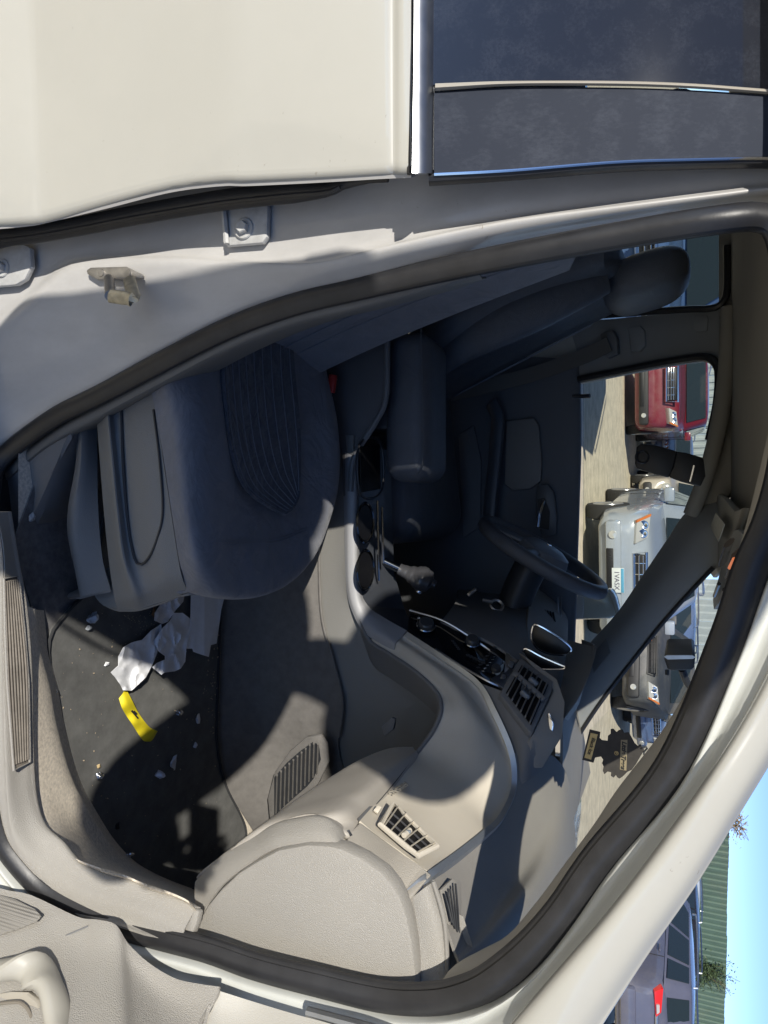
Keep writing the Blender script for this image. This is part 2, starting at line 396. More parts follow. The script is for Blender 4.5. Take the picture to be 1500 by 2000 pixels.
loft('window_run', [gcol([(850, 163, -.004), (1000, 158, -.004), (1200, 158, -.004), (1350, 163, -.004), (1500, 174, -.004), (1720, 190, -.004)]), gcol([(850, 171, -.007), (1000, 163, -.007), (1200, 163, -.007), (1350, 168, -.007), (1500, 179, -.007), (1720, 196, -.007)]), gcol([(850, 178, -.002), (1000, 168, -.002), (1200, 168, -.002), (1350, 173, -.002), (1500, 184, -.002), (1720, 201, -.002)])], mat('rubber_sun_sheen', (0.36, 0.33, 0.28), 0.35), rear_door, n=30, sub=2, t=.004)  # rubber run; its sun reflection is put in as the pale tan
loft('pillar_cover', [gcol([(848, 181, -.001), (1000, 171, -.001), (1200, 171, -.001), (1350, 176, -.001), (1500, 186, -.001), (1720, 203, -.001)]), gcol([(848, 255, -.001), (1000, 250, -.001), (1200, 248, -.001), (1350, 248, -.001), (1500, 250, -.001), (1720, 260, -.001)]), gcol([(848, 338, .0), (1000, 331, .0), (1200, 315, .0), (1350, 310, 0), (1500, 308, .0), (1720, 312, .0)])], mat('scratched_gloss_black', (0.026, 0.032, 0.048), 0.62, dust=0.08, dcol=(0.26, 0.28, 0.33), dscale=220, stretch=(1, 1, 0.45), spec=0.12), rear_door, n=30, sub=4, t=.004)
tube('edge_trim', gcol([(848, 341, -.002), (1000, 333, -.002), (1200, 317, -.002), (1350, 312, -.002), (1500, 310, -.002), (1720, 314, -.002)]), 0.0016, chrome, rear_door, k=6, n=40)
tube('frame_seal', gcol([(838, 352, .008), (1000, 341, .008), (1200, 325, .008), (1350, 319, .008), (1500, 317, .008), (1720, 320, .008)]), (0.006, .009), rubber, rear_door, k=8, n=40, up=V((1, 0, 0)))
# ---- painted B pillar between the doors
def yb(p, d=0.0): return (.036 if p < 800 else .036 + (p - 800) / 700 * .082) + d
def rb(pts, d): return L(*[(p, e, yb(p, d)) for p, e in pts])
SO = [(-160, 985), (0, 868), (100, 800), (200, 747), (300, 692), (450, 620), (575, 578), (700, 547), (850, 512), (1000, 480), (1200, 443), (1400, 412), (1500, 402), (1700, 395)]
bp = [rb([(-160, 400), (0, 400), (200, 360), (450, 320), (800, 305), (1200, 300), (1500, 292), (1700, 292)], .0),
      rb([(-160, 560), (0, 520), (200, 455), (450, 425), (800, 410), (1200, 365), (1500, 338), (1700, 335)], .0),
      rb([(-160, 690), (0, 600), (60, 560), (110, 522), (165, 500), (330, 492), (450, 497), (600, 500), (700, 482), (830, 455), (1000, 423), (1200, 396), (1400, 371), (1500, 360), (1700, 355)], .0),
      rb([(-160, 725), (0, 640), (60, 592), (110, 545), (165, 520), (330, 510), (450, 515), (600, 516), (700, 496), (830, 465), (1000, 431), (1200, 404), (1400, 379), (1500, 368), (1700, 362)], -.010),
      rb([(-160, 800), (0, 715), (60, 660), (110, 612), (165, 580), (330, 553), (450, 548), (600, 536), (700, 514), (830, 483), (1000, 449), (1200, 419), (1400, 391), (1500, 379), (1700, 372)], -.004),
      rb([(p, e - 14) for p, e in SO], .010), rb([(p, e + 10) for p, e in SO], .028)]
pillar = loft('pillar', bp, paint_dirty, car, n=70, sub=5, t=.004, sharp=60)
# hinges of the rear door
def hinge(pts, bolt, Y):
    h = plate('door_hinge', L(*[(a, b, Y) for a, b in pts]), 0.010, mat('painted_hinge', (0.50, 0.50, 0.49), 0.5, mott=0.12, mscale=60, dust=.3, dcol=(.25, .22, .19), dscale=90), car, bev=.003)
    c = PY(bolt[0], bolt[1], Y - .0005)
    m = axis_mtx(c, (0, -1, 0.1))
    bm = lathe_bm([(0, .003), (.0135, .003), (.0148, .0015), (.0148, -.006)], 28, m)
    link('washer', bm, MATS['painted_hinge'], h)
    bm = lathe_bm([(0, .0105), (.0075, .0105), (.0088, .009), (.0092, .002)], 6, m); link('bolt', bm, MATS['painted_hinge'], h, True, 20)
    return h
hinge([(432, 398), (520, 392), (523, 404), (521, 462), (512, 474), (442, 480), (434, 472)], (477, 447), .024)
hinge([(-40, 470), (42, 474), (58, 484), (60, 520), (48, 545), (30, 556), (-40, 562)], (5, 524), .020)
# slotted reinforcing plate of hinges (small raised bead)
for (p, e) in ((437, 436),): tube('hinge_bead', L((p, 405, .020), (p + 3, 440, .020), (p + 6, 476, .021)), .004, MATS['painted_hinge'], car, k=6)
# striker
st = plate('door_striker', L((168, 528, .018), (176, 522, .018), (245, 520, .018), (278, 536, .018), (278, 544, .018), (240, 545, .018), (190, 546, .018), (170, 535, .018)), .006, steel, car, bev=.002)
a, b, c, d = PY(213, 545, .014), PY(215, 578, -.035), PY(262, 585, -.035), PY(252, 545, .012)
tube('striker_pin', [a, a.lerp(b, .5), b], .0075, steel, st, n=8, k=14)
tube('striker_loop', [d, d.lerp(c, .6), c, c.lerp(b, .25), c.lerp(b, .6), b], (.0095, .0045), mat('worn_zinc', (.5, .46, .36), .45, .7, mott=.3, mscale=60), st, n=24, k=10, up=V((0, 0, 1)))
for p_, e_ in ((198, 533), (250, 534)):
    link('screw', lathe_bm([(0, .002), (.005, .002), (.006, 0), (.006, -.004)], 14, axis_mtx(PY(p_, e_, .0175), (0.2, -1, 0))), steel, st)
# ---- black rubber seal round the front door opening (one closed loop)
SL = [(0, 897, .046), (100, 818, .05), (200, 767, .052), (325, 700, .052), (450, 638, .054), (575, 593, .056), (700, 562, .06), (850, 528, .068), (1000, 497, .092), (1200, 460, .132), (1400, 428, .17), (1495, 425, .19), (1530, 470, .2), (1543, 580, .21), (1548, 700, .21), (1546, 820, .21), (1532, 930, .205), (1506, 1025, .195), (1468, 1116, .183), (1421, 1260, .170), (1318, 1500, .140), (1173, 1680, .10), (1100, 1785, .072), (1035, 1858, .050), (967, 1913, .035), (917, 1938, .030), (850, 1953, .025), (750, 1950, .02), (625, 1922, .012), (500, 1890, .005), (400, 1856, 0), (250, 1818, -.005), (160, 1782, -.012), (85, 1740, -.022), (35, 1690, -.032), (2, 1640, -.040), (-16, 1560, -.045), (-26, 1400, -.045), (-30, 1200, -.03), (-25, 1050, -.005), (-20, 960, .025)]
slp = LT(*SL)
def rad(f):
    # slim on the B pillar, fat on the A pillar
    i = f * len(SL)
    return 0.95 if i < 11 else (0.95 + (i - 11) / 8 * .25 if i < 19 else (1.20 if i < 26 else max(1.0, 1.20 - (i - 26) * .04)))
cl = cr(slp, 260, True)
fa = sorted(range(len(SL)), key=lambda i: 0)
# radius by nearest control point
radl = []
for p in cl:
    k = min(range(len(slp)), key=lambda i: (slp[i] - p).length_squared); radl.append(rad(k / len(SL)))
for _ in range(6): radl = [(radl[i - 1] + radl[i] + radl[(i + 1) % len(radl)]) / 3 for i in range(len(radl))]
fr = frames(cl, True, V((0, -1, 0.25)))
bm = bmesh.new(); g = []
prof = [(.0135, .0), (.012, .008), (.006, .0145), (.0025, .0125), (0.001, .0155), (-.004, .017), (-.010, .013), (-.012, .0), (-.010, -.013), (-.002, -.016), (.004, -.0145), (.010, -.009)]
for p, f, s in zip(cl, fr, radl): g.append([bm.verts.new(p + f[1] * (a * s) + f[2] * (b * s)) for a, b in prof])
for i in range(len(g)):
    for j in range(len(prof)): bm.faces.new((g[i][j], g[i][(j + 1) % len(prof)], g[(i + 1) % len(g)][(j + 1) % len(prof)], g[(i + 1) % len(g)][j]))
link('door_seal', bm, rubber, car, True, 60)
# ---- B pillar inner trim: lip beside the seal, lower cover
lipo = L((-160, 1030, .075), (0, 918, .07), (100, 842, .07), (200, 787, .07), (325, 720, .07), (450, 656, .07), (575, 608, .072), (700, 577, .078), (850, 545, .085), (930, 528, .095))
lipm = L((-160, 1055, .078), (0, 940, .066), (100, 858, .066), (200, 804, .066), (325, 737, .066), (450, 672, .066), (575, 622, .068), (700, 592, .074), (850, 556, .082), (915, 540, .09))
lipi = L((-160, 1080, .10), (0, 960, .085), (100, 876, .085), (200, 820, .085), (325, 752, .085), (450, 687, .085), (575, 637, .087), (700, 606, .092), (850, 566, .10), (912, 544, .105))
lipd = [q + V((-.03, .10, 0)) for q in lipi]
loft('pillar_trim', [[q + V((0, .03, 0)) for q in lipo], lipo, lipm, lipi, lipd], mat('pillar_lip', (.15, .148, .14), .55, bump='leather', scale=560, strength=.25), car, n=50, sub=3, t=.003)
loft('lower_pillar_trim', [L((-160, 1060, .075), (0, 945, .07), (80, 880, .072), (150, 828, .075)), L((-160, 1120, .085), (0, 1030, .08), (70, 960, .08), (140, 860, .082)), L((-160, 1180, .09), (0, 1086, .085), (44, 1066, .085), (85, 1000, .085), (130, 880, .085), (152, 835, .085)), [q + V((0, .12, -.02)) for q in L((-160, 1180, .09), (0, 1086, .085), (44, 1066, .085), (85, 1000, .085), (130, 880, .085), (152, 835, .085))]], darktrim, car, n=30, sub=3, t=.003)
# ---- A pillar: painted flange and outer panel, down to the sill
def offs(pts, dY): return [(a, b, c + dY) for a, b, c in pts]
FI = [(1570, 900, .20), (1545, 1020, .19), (1492, 1150, .178), (1440, 1290, .164), (1337, 1520, .134), (1200, 1690, .096), (1120, 1805, .066), (1055, 1888, .044), (990, 1945, .03), (920, 1978, .02), (840, 1990, .014), (740, 1985, .008), (610, 1950, .0), (480, 1915, -.006), (380, 1880, -.012), (240, 1842, -.018), (150, 1806, -.024), (70, 1760, -.032), (15, 1705, -.042), (-20, 1640, -.052), (-45, 1500, -.058), (-60, 1200, -.05)]
F2 = [(1620, 930, .19), (1590, 1090, .175), (1540, 1230, .155), (1464, 1385, .138), (1400, 1492, .115), (1283, 1657, .078), (1205, 1760, .05), (1125, 1855, .026), (1060, 1935, .012), (1000, 1998, .0), (900, 2060, -.01), (740, 2090, -.02), (600, 2060, -.03), (450, 2010, -.035), (360, 1960, -.04), (230, 1910, -.045), (130, 1860, -.05), (40, 1800, -.055), (-20, 1740, -.06), (-60, 1680, -.068), (-95, 1500, -.075), (-110, 1200, -.07)]
fi = LT(*FI); f2 = LT(*F2)
lip = [q + V((0, -.006, 0)) + (b - q) * .10 for q, b in zip(fi, f2)]
loft('door_flange', [[q + V((0, .03, 0)) for q in fi], fi, lip, [q.lerp(b, .5) + V((0, .006, 0)) for q, b in zip(fi, f2)], f2, [q + V((.006, .02, .004)) for q in f2]], mat('flange_paint', (.54, .55, .515), .42, mott=.05, mscale=18, dust=.12), car, n=90, sub=3, t=.003, sharp=60)
OS = [(1680, 1010, .20), (1625, 1220, .18), (1565, 1370, .165), (1500, 1478, .15), (1420, 1612, .125), (1350, 1727, .10), (1240, 1887, .065), (1167, 2003, .04), (1100, 2110, .02)]
OC = [(1622, 936, .184), (1592, 1096, .169), (1542, 1236, .149), (1466, 1391, .132), (1402, 1498, .109), (1285, 1663, .072), (1207, 1766, .044), (1127, 1861, .020), (1002, 2004, -.006)]
osl, ocr = LT(*OS), LT(*OC)
osl = cr(osl, 9); ocr = cr(ocr, 9)
mid1 = [a.lerp(b, .12) + V((-.002, -.012, .002)) for a, b in zip(ocr, osl)]
mid2 = [a.lerp(b, .55) + V((.0, -.016, .004)) for a, b in zip(ocr, osl)]
mid3 = [a.lerp(b, .88) + V((.002, -.004, .003)) for a, b in zip(ocr, osl)]
back = [b + V((.012, .035, -.01)) for b in osl]; back2 = [b + V((.02, .09, -.04)) for b in osl]
loft('cant_rail', [[a + V((.004, .02, .002)) for a in ocr], ocr, mid1, mid2, mid3, osl, back, back2], paint, car, n=60, sub=4, t=.003, sharp=60)
# ================================================================== THE CAR: interior
# ---- floor, toe board, hidden shell
def sheet(name, pts, m, parent=car, t=.004, n=(0, 0, 1)): return plate(name, pts, t, m, parent, nrm=V(n))
bm = grid_bm([[V((-.75 + 1.75 * i / 60, 0.05 + 1.47 * j / 50, .28)) for i in range(61)] for j in range(51)])
link('floor_carpet', bm, carpet, car)
sheet('carpet_in_shade', LZ((25, 1062, .2835), (60, 1180, .2835), (72, 1262, .2835), (110, 1235, .2835), (200, 1210, .2835), (420, 1210, .2835), (430, 800, .2835), (200, 700, .2835), (120, 800, .2835)), darkcarpet, t=.003)  # dark sheet ending at the shadow edge, shade painted as carpet colour
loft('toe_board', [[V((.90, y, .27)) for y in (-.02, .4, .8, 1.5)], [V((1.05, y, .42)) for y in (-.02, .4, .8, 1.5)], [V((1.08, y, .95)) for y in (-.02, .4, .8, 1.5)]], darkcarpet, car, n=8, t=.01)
# ---- sill trim and tread plate
so_ = [(-14, 1000, -.03), (0, 1090, -.040), (0, 1250, -.042), (2, 1400, -.042), (6, 1520, -.042), (14, 1620, -.040), (38, 1690, -.034), (78, 1738, -.026), (150, 1774, -.018), (250, 1802, -.010), (352, 1834, -.004)]
sm_ = [(-8, 1000, -.03), (6, 1095, -.040), (7, 1250, -.041), (10, 1400, -.041), (14, 1520, -.041), (24, 1612, -.038), (52, 1668, -.030), (95, 1712, -.020), (165, 1748, -.012), (262, 1776, -.004), (360, 1815, .0)]
si_ = [(14, 1000, -.005), (28, 1090, -.006), (44, 1180, -.004), (54, 1300, -.003), (57, 1450, -.003), (63, 1550, -.002), (80, 1608, .0), (118, 1645, .004), (152, 1682, .008), (208, 1706, .012), (255, 1720, .016), (298, 1738, .02), (345, 1754, .02), (383, 1772, .02)]
sj_ = [(a + 6, b - 1, c + .012) for a, b, c in si_]
A_ = L(*so_); B_ = L(*sm_); C_ = L(*si_); D_ = L(*sj_)
sill = loft('sill_trim', [[q + V((0, -.01, -.03)) for q in A_], A_, B_, [a.lerp(b, .5) for a, b in zip(cr(B_, 14), cr(C_, 14))], C_, D_, [q + V((0, .010, -.07)) for q in D_], [q + V((0, .016, -.14)) for q in D_]], greytrim, car, n=90, sub=4, t=.003, sharp=70)
plate('sill_trim_end', L((352, 1832, .004), (360, 1812, .008), (380, 1774, .016), (388, 1780, .016), (383, 1804, .010), (372, 1832, .004)), .012, greytrim, car, bev=.002)
tp = L((6, 1130, -.0445), (35, 1125, -.0115), (46, 1230, -.009), (54, 1333, -.0075), (57, 1488, -.0075), (26, 1504, -.040), (13, 1333, -.0435), (9, 1230, -.044))
treadm = mat('dusty_tread', (.20, .175, .145), .7, mott=.25, mscale=30, dust=.6, dcol=(.34, .30, .25), dscale=90, bump='noise', scale=200, strength=.2)
tread = plate('tread_plate', tp, .003, treadm, car, bev=.0008)
lft = L((6, 1136, -.0445), (9, 1230, -.044), (13, 1333, -.0435), (24, 1494, -.041)); rgt = L((34, 1131, -.0125), (45, 1230, -.010), (53, 1333, -.0085), (55, 1482, -.0095))
for i in range(7):
    f = .06 + i * .147
    tube('tread_rib', [a.lerp(b, f) + V((0, -.0005, .002)) for a, b in zip(lft, rgt)], .0018, treadm, tread, k=6, n=30)
tube('tread_rim', [q + V((0, 0, .001)) for q in tp], .0022, greytrim, tread, k=6, closed=True, smoothp=False)
# carpet between the mat and the sill, level with the sill edge
e_ = [(80, 1192), (88, 1262), (109, 1345), (118, 1400), (136, 1475), (157, 1535), (187, 1590), (219, 1640), (256, 1680), (294, 1704), (334, 1722), (385, 1742), (430, 1770)]
sx_ = si_[2:] + [(402, 1792, .03)]
loft('sill_carpet', [[q + V((0, .006, -.03)) for q in L(*sx_)], [q + V((0, .004, -.010)) for q in L(*sx_)],
   [q.lerp(b, .5) + V((0, 0, .002)) for q, b in zip(cr([q + V((0, .004, -.012)) for q in L(*sx_)], 14), cr(LZ(*[(a - 14, b - 3, .335) for a, b in e_]), 14))],
   LZ(*[(a - 14, b - 3, .332) for a, b in e_]), LZ(*[(a - 7, b - 1, .318) for a, b in e_]), LZ(*[(a + 6, b, .287) for a, b in e_])], carpet, car, n=90, sub=4, t=.003)
# ---- tunnel carpet, side wall, vents in it
tun = loft('tunnel_carpet', [LZ((400, 900, .283), (430, 1050, .283), (432, 1170, .283), (430, 1300, .283), (426, 1440, .283), (440, 1530, .285), (505, 1640, .30)),
    L((500, 900, .645), (505, 1050, .645), (510, 1170, .645), (512, 1300, .645), (515, 1400, .66), (535, 1500, .70), (575, 1610, .74)),
    L((580, 900, .65), (585, 1050, .65), (590, 1170, .65), (605, 1290, .65), (620, 1375, .655), (620, 1450, .68), (640, 1560, .72)),
    L((614, 900, .655), (622, 1050, .655), (628, 1200, .652), (652, 1295, .65), (669, 1372, .65), (660, 1455, .67), (680, 1530, .71))], tunnelm, car, n=60, sub=6, t=.006)
loft('tunnel_side', [L((600, 850, .664), (618, 1050, .664), (622, 1200, .661), (645, 1295, .660), (660, 1372, .660), (650, 1455, .68), (660, 1560, .72)),
    L((650, 850, .66), (660, 1050, .655), (668, 1170, .652), (700, 1260, .66), (740, 1330, .665), (755, 1400, .67), (760, 1500, .70)),
    L((690, 850, .645), (688, 1050, .643), (692, 1170, .64), (760, 1230, .67), (840, 1290, .68), (880, 1380, .68), (880, 1480, .69))], mat('tunnel_plastic', (.22, .215, .20), .6, bump='leather', scale=520, strength=.25), car, n=60, sub=6, t=.004)
tube('carpet_edge', L((614, 900, .650), (622, 1050, .650), (628, 1200, .647), (652, 1295, .645), (669, 1372, .645), (662, 1440, .66)), .003, tunnelm, car, k=6, n=60)
# little grille under the seat
v = plate('air_vent', L((456, 1160, .638), (488, 1158, .638), (490, 1200, .638), (457, 1203, .638)), .004, darktrim, car, bev=.002)
plate('vent_opening', L((461, 1166, .6355), (480, 1164, .6355), (482, 1194, .6355), (462, 1196, .6355)), .002, blacktrim, v)
for i in range(3): plate('vent_slat', L((461, 1170 + i * 9, .633), (481, 1169 + i * 9, .633), (481, 1172 + i * 9, .633), (461, 1173 + i * 9, .633)), .003, darktrim, v)
# footwell grille on the tunnel
fo = [(527, 1612, .70), (522, 1560, .69), (535, 1510, .675), (565, 1468, .655), (598, 1440, .645), (625, 1436, .643), (637, 1455, .648), (640, 1490, .655), (622, 1530, .668), (590, 1570, .685), (555, 1603, .70)]
fg = plate('footwell_vent', [q for q in L(*[(a, b, c - .03) for a, b, c in fo])], .012, tunnelm, car, bev=.004)
Yf = lambda e: .645 + (e - 1440) * .00032 - .034
vo_ = [(536, 1593), (536, 1518), (560, 1490), (585, 1468), (610, 1450), (622, 1455), (628, 1490), (627, 1503), (600, 1536), (570, 1562)]
plate('vent_opening', L(*[(x, y, Yf(y)) for x, y in vo_]), .002, blacktrim, fg)
for k in range(11):
    x = 541 + k * 8.0
    y0 = 1518 - (x - 536) * .92; y1 = 1593 - (x - 536) * .99
    y0 = max(y0, 1452); p, q = PY(x, y0, Yf(y0) - .003), PY(x - 2, y1, Yf(y1) - .003)
    tube('vent_slat', [p, p.lerp(q, .5), q], (.006, .0024), tunnelm, fg, k=6, up=(CAM - p).normalized())
# ---- console between the seats
consm = mat('console_strip', (.32, .32, .325), .45, bump='leather', scale=500, strength=.1)
plate('console_panel', L((694, 868, .665), (690, 1000, .66), (694, 1120, .655), (702, 1180, .655), (735, 1225, .66), (800, 1262, .68), (815, 1240, .72), (790, 1190, .82), (770, 1120, .86), (766, 1000, .86), (762, 880, .86)), .02, mat('console_top', (.05, .055, .065), .32, coat=.2), car, nrm=V((0, 0, 1)))
loft('console_edge', [L((668, 880, .655), (672, 1000, .65), (676, 1140, .645), (690, 1200, .64), (717, 1240, .63), (770, 1272, .615)), L((680, 886, .645), (681, 1000, .642), (683, 1140, .638), (697, 1195, .635), (722, 1225, .628), (772, 1256, .615)), L((694, 890, .650), (695, 1000, .648), (698, 1140, .645), (712, 1190, .645), (740, 1215, .645), (785, 1243, .64)), L((700, 890, .672), (701, 1000, .67), (704, 1140, .668), (718, 1182, .668), (748, 1205, .668), (795, 1232, .66))], consm, car, n=50, sub=4, t=.003)
plate('console_rear_side', L((590, 640, .655), (650, 790, .652), (666, 890, .648), (669, 970, .648), (682, 970, .646), (690, 893, .65), (733, 825, .66), (757, 765, .665), (758, 640, .67)), .02, mat('console_side', (.11, .105, .105), .6, bump='leather', scale=500, strength=.2), car, bev=.004)
tube('console_rim', L((684, 960, .640), (692, 893, .645), (733, 825, .655), (754, 772, .66), (756, 640, .665)), .007, darktrim, car, n=50, k=8)
# storage well and cup holders
plate('storage_well', LZ((703, 872, .634), (742, 868, .634), (744, 955, .634), (706, 962, .634)), .003, mat('well_black', (.004, .004, .005), .5), car, nrm=V((0, 0, 1)), bev=.001)
tube('well_rim', LZ((702, 868, .637), (743, 865, .637), (746, 958, .637), (704, 966, .637)), .003, blacktrim, car, closed=True, k=6)
for (p, e) in ((713, 1021), (713, 1113)):
    c = PZ(p, e, .638)
    ch = link('cup_holder', lathe_bm([(.043, .002), (.047, .0), (.043, -.002), (.040, -.004), (.039, .0005), (0.0001, .0003)], 40, Matrix.Translation(c)), MATS['well_black'], car)
    link('cup_holder_rim', lathe_bm([(.0425, .001), (.0450, .0035), (.0475, .001)], 48, Matrix.Translation(c)), mat('dark_chrome', (.25, .28, .32), .15, 1.0), ch)
for dy, a0, a1 in ((738, 978, 1134), (747, 990, 1100)):
    tube('selector_trim', LZ((dy - 1, a0, .64), (dy, (a0 + a1) / 2, .64), (dy + 2, a1, .64)), .0028, chrome, car, k=6)
# gear selector
g0, g1, g2 = PY(748, 1096, .80), PY(782, 1112, .82), PY(846, 1140, .84)
gs = tube('gear_selector', [g0, g0.lerp(g1, .6), g1], .010, mat('dark_chrome', (.25, .28, .32), .15, 1.0), car, k=12)
ax = (g2 - g1); k_ = tube_bm(cr([g1 - ax * .05, g1 + ax * .3, g1 + ax * .65, g1 + ax * .95, g1 + ax * 1.08], 20), 1, bm=None, prof=[(.5 * math.cos(t * .314), .62 * math.sin(t * .314)) for t in range(20)], taper=lambda f: [.026, .030, .040, .052, .058, .05, .018][min(6, int(f * 6.99))] * .95)
bmesh.ops.smooth_vert(k_, verts=k_.verts, factor=.5, use_axis_x=True, use_axis_y=True, use_axis_z=True)
link('selector_knob', k_, mat('knob_grey', (.05, .05, .055), .32, coat=.3), gs)
link('release_button', lathe_bm([(0, .004), (.006, .003), (.007, -.003)], 14, axis_mtx(PY(818, 1156, .825), (.7, -.4, -.5))), chrome, gs)
# armrest box
arm = box('armrest', (PY(820, 790, .71).x, .795, .708), (.345, .165, .115), leather, car, bev=.042, seg=6)
box('armrest_base', (PY(820, 720, .71).x - .02, .80, .60), (.30, .12, .13), blacktrim, car, bev=.01)
tube('armrest_seam', [q for q in L((822, 640, .704), (826, 780, .7035), (825, 905, .706), (815, 926, .712))], .0014, leather, arm, k=6, n=30)
# ---- seats
def seat_back(yc, yw, x0, z0, z1, slope, name='seat_back', m=fabric, mi=insert, th=.11):
    g = []
    NZ, = (18,)
    for i in range(NZ + 1):
        f = i / NZ; z = z0 + (z1 - z0) * f
        wv = yw * (1 - .22 * max(0, f - .55) ** 1.5 * 2.2) * (1 - .10 * (1 - f) ** 3)
        xb = x0 - (z - z0) * slope
        ring = []
        for j in range(28):
            t = 2 * math.pi * j / 28
            cy_, cx_ = math.cos(t), math.sin(t)
            sy = math.copysign(abs(cy_) ** .55, cy_); sx = math.copysign(abs(cx_) ** .7, cx_)
            bol = .042 * math.exp(-((abs(sy) - .78) / .22) ** 2) * (1 - .5 * f)
            ring.append(V((xb + (sx * th * .5 if sx < 0 else sx * (th * .42)) + (bol if sx > 0.05 else 0) - .02 * math.sin(f * 3.1) , yc + sy * wv, z)))
        g.append(ring)
    top = sum(g[-1], Vector()) / 28; top2 = [p.lerp(top, .35) + V((0, 0, .03)) for p in g[-1]]; g.append(top2); g.append([p.lerp(top, .8) + V((0, 0, .04)) for p in g[-1]])
    bm = grid_bm(g, closed_u=True)
    b = link(name, bm, m, car)
    return b
seat = seat_back(.36, .265, -.335, .46, 1.10, .26)
cush_rows = [
 L((255, 640, .10), (285, 720, .09), (312, 850, .085), (335, 1000, .085), (349, 1090, .09), (360, 1150, .115)),
 L((300, 640, .09), (325, 720, .085), (350, 850, .082), (368, 1000, .082), (383, 1090, .088), (390, 1150, .115)),
 L((360, 630, .12), (380, 720, .125), (398, 850, .125), (408, 1000, .125), (420, 1090, .13), (430, 1160, .15)),
 L((430, 620, .19), (432, 720, .20), (440, 850, .20), (446, 1000, .20), (452, 1090, .20), (470, 1164, .22)),
 L((480, 620, .27), (474, 720, .285), (474, 850, .285), (482, 1000, .285), (495, 1090, .28), (512, 1160, .29)),
 L((540, 620, .38), (535, 720, .395), (535, 850, .395), (540, 1000, .39), (546, 1085, .385), (555, 1145, .385)),
 L((590, 630, .50), (598, 720, .50), (608, 850, .50), (608, 980, .495), (596, 1060, .475), (590, 1118, .465)),
 L((615, 640, .58), (632, 720, .575), (652, 830, .57), (654, 950, .565), (634, 1035, .54), (613, 1088, .52)),
 L((615, 640, .62), (628, 720, .62), (652, 830, .615), (655, 930, .61), (636, 1015, .59), (610, 1070, .57))]
cr2 = []
for r in cush_rows:
    e = r[-1]; cr2.append(r[:-1] + [e, e + V((.004, .004, -.045)), e + V((-.02, .01, -.10)), e + V((-.05, .01, -.16))])
low = [q + V((0, .004, -.10)) for q in cr2[-1]]
cushion = loft('seat_cushion', cr2 + [low], fabric, car, n=70, sub=6, t=.003, sharp=80)
# quilted insert with stitched ribs lying in the cushion
ins = [L((432, 640, .205), (436, 720, .205), (442, 800, .208), (452, 880, .222), (478, 950, .26), (520, 985, .325), (555, 1004, .39)),
       L((470, 640, .275), (474, 720, .275), (480, 800, .28), (492, 880, .30), (512, 940, .33), (545, 975, .385), (570, 994, .42)),
       L((520, 640, .36), (522, 720, .36), (528, 800, .365), (538, 870, .38), (552, 925, .40), (570, 958, .43), (580, 976, .44)),
       L((572, 650, .46), (576, 720, .46), (584, 800, .465), (588, 860, .47), (588, 905, .465), (587, 940, .46), (584, 960, .45))]
ins = [[q + (CAM - q).normalized() * .010 for q in r] for r in ins]
insert_o = loft('seat_insert', ins, insert, cushion, n=50, sub=6, t=.006)
gi = loft_pts(ins, 50, 6)
for i in range(1, 18, 2):
    tube('stitch_row', [gi[i][j] + (CAM - gi[i][j]).normalized() * .0012 for j in range(0, 50)], .0009, stitch, insert_o, k=4, smoothp=False)
tube('piping', [gi[0][j] for j in range(50)] + [gi[i][49] for i in range(1, 19)], .0035, insert, insert_o, k=6, smoothp=False)
for o_ in ((8, .004), (15, .004)):
    tube('stitch_row', [q + (CAM - q).normalized() * .003 for q in cr([V(r[4]) * .55 + V(r[3]) * .45 + V((o_[0] * .0008, 0, 0)) for r in cush_rows[2:7]], 40)], .0009, stitch, cushion, k=4, smoothp=False)
# piping / ribs on the seat back facing forward
def xf(z, y): return 0
for k in range(5):
    pts = []
    for i in range(24):
        z = .54 + i * .022; f = (z - .46) / .64
        y = .25 + k * .055
        pts.append(V((-.335 - (z - .46) * .26 + .0475 - .02 * math.sin(f * 3.1) + .003, y, z)))
    tube('stitch_row', pts, .001, stitch, seat, k=4, smoothp=False)
hb = lambda c, s: box_bm(c, s, Matrix.Rotation(R(-14), 3, 'Y'), .05, None, 5)
link('head_restraint', hb((-.52, .36, 1.24), (.11, .27, .19)), fabric, car)
# base covers under the cushion
val = loft('seat_side_cover', [
 L((186, 640, .12), (186, 720, .105), (188, 800, .098), (195, 900, .095), (203, 1000, .09), (212, 1090, .088), (222, 1160, .09), (230, 1192, .11)),
 L((194, 640, .115), (194, 720, .10), (198, 800, .09), (206, 900, .085), (215, 1000, .08), (226, 1090, .078), (245, 1162, .085), (254, 1191, .11)),
 L((204, 640, .11), (206, 720, .092), (210, 800, .08), (219, 900, .073), (229, 1000, .068), (241, 1090, .068), (262, 1155, .08), (272, 1190, .11)),
 L((224, 640, .12), (225, 720, .105), (226, 800, .096), (236, 900, .090), (247, 1000, .086), (259, 1080, .085), (283, 1145, .09), (297, 1182, .115)),
 L((262, 640, .12), (264, 720, .10), (272, 820, .090), (284, 920, .084), (295, 1010, .082), (305, 1075, .083), (320, 1130, .09), (335, 1170, .12)),
 L((300, 640, .13), (296, 720, .10), (312, 850, .09), (334, 1000, .088), (348, 1090, .092), (356, 1130, .10), (370, 1160, .125))], mat('seat_plastic', (.20, .20, .195), .55, bump='leather', scale=520, strength=.3), car, n=70, sub=5, t=.004)
fp = [PY(230, 1192, .11), PY(272, 1190, .11), PY(335, 1170, .12), PY(372, 1158, .125), PY(440, 1155, .20), PY(520, 1145, .32)]
loft('seat_front_cover', [fp, [q + V((-.01, .01, -.05)) for q in fp], [q + V((-.06, .02, -.10)) for q in fp]], MATS['seat_plastic'], car, n=30, sub=4)
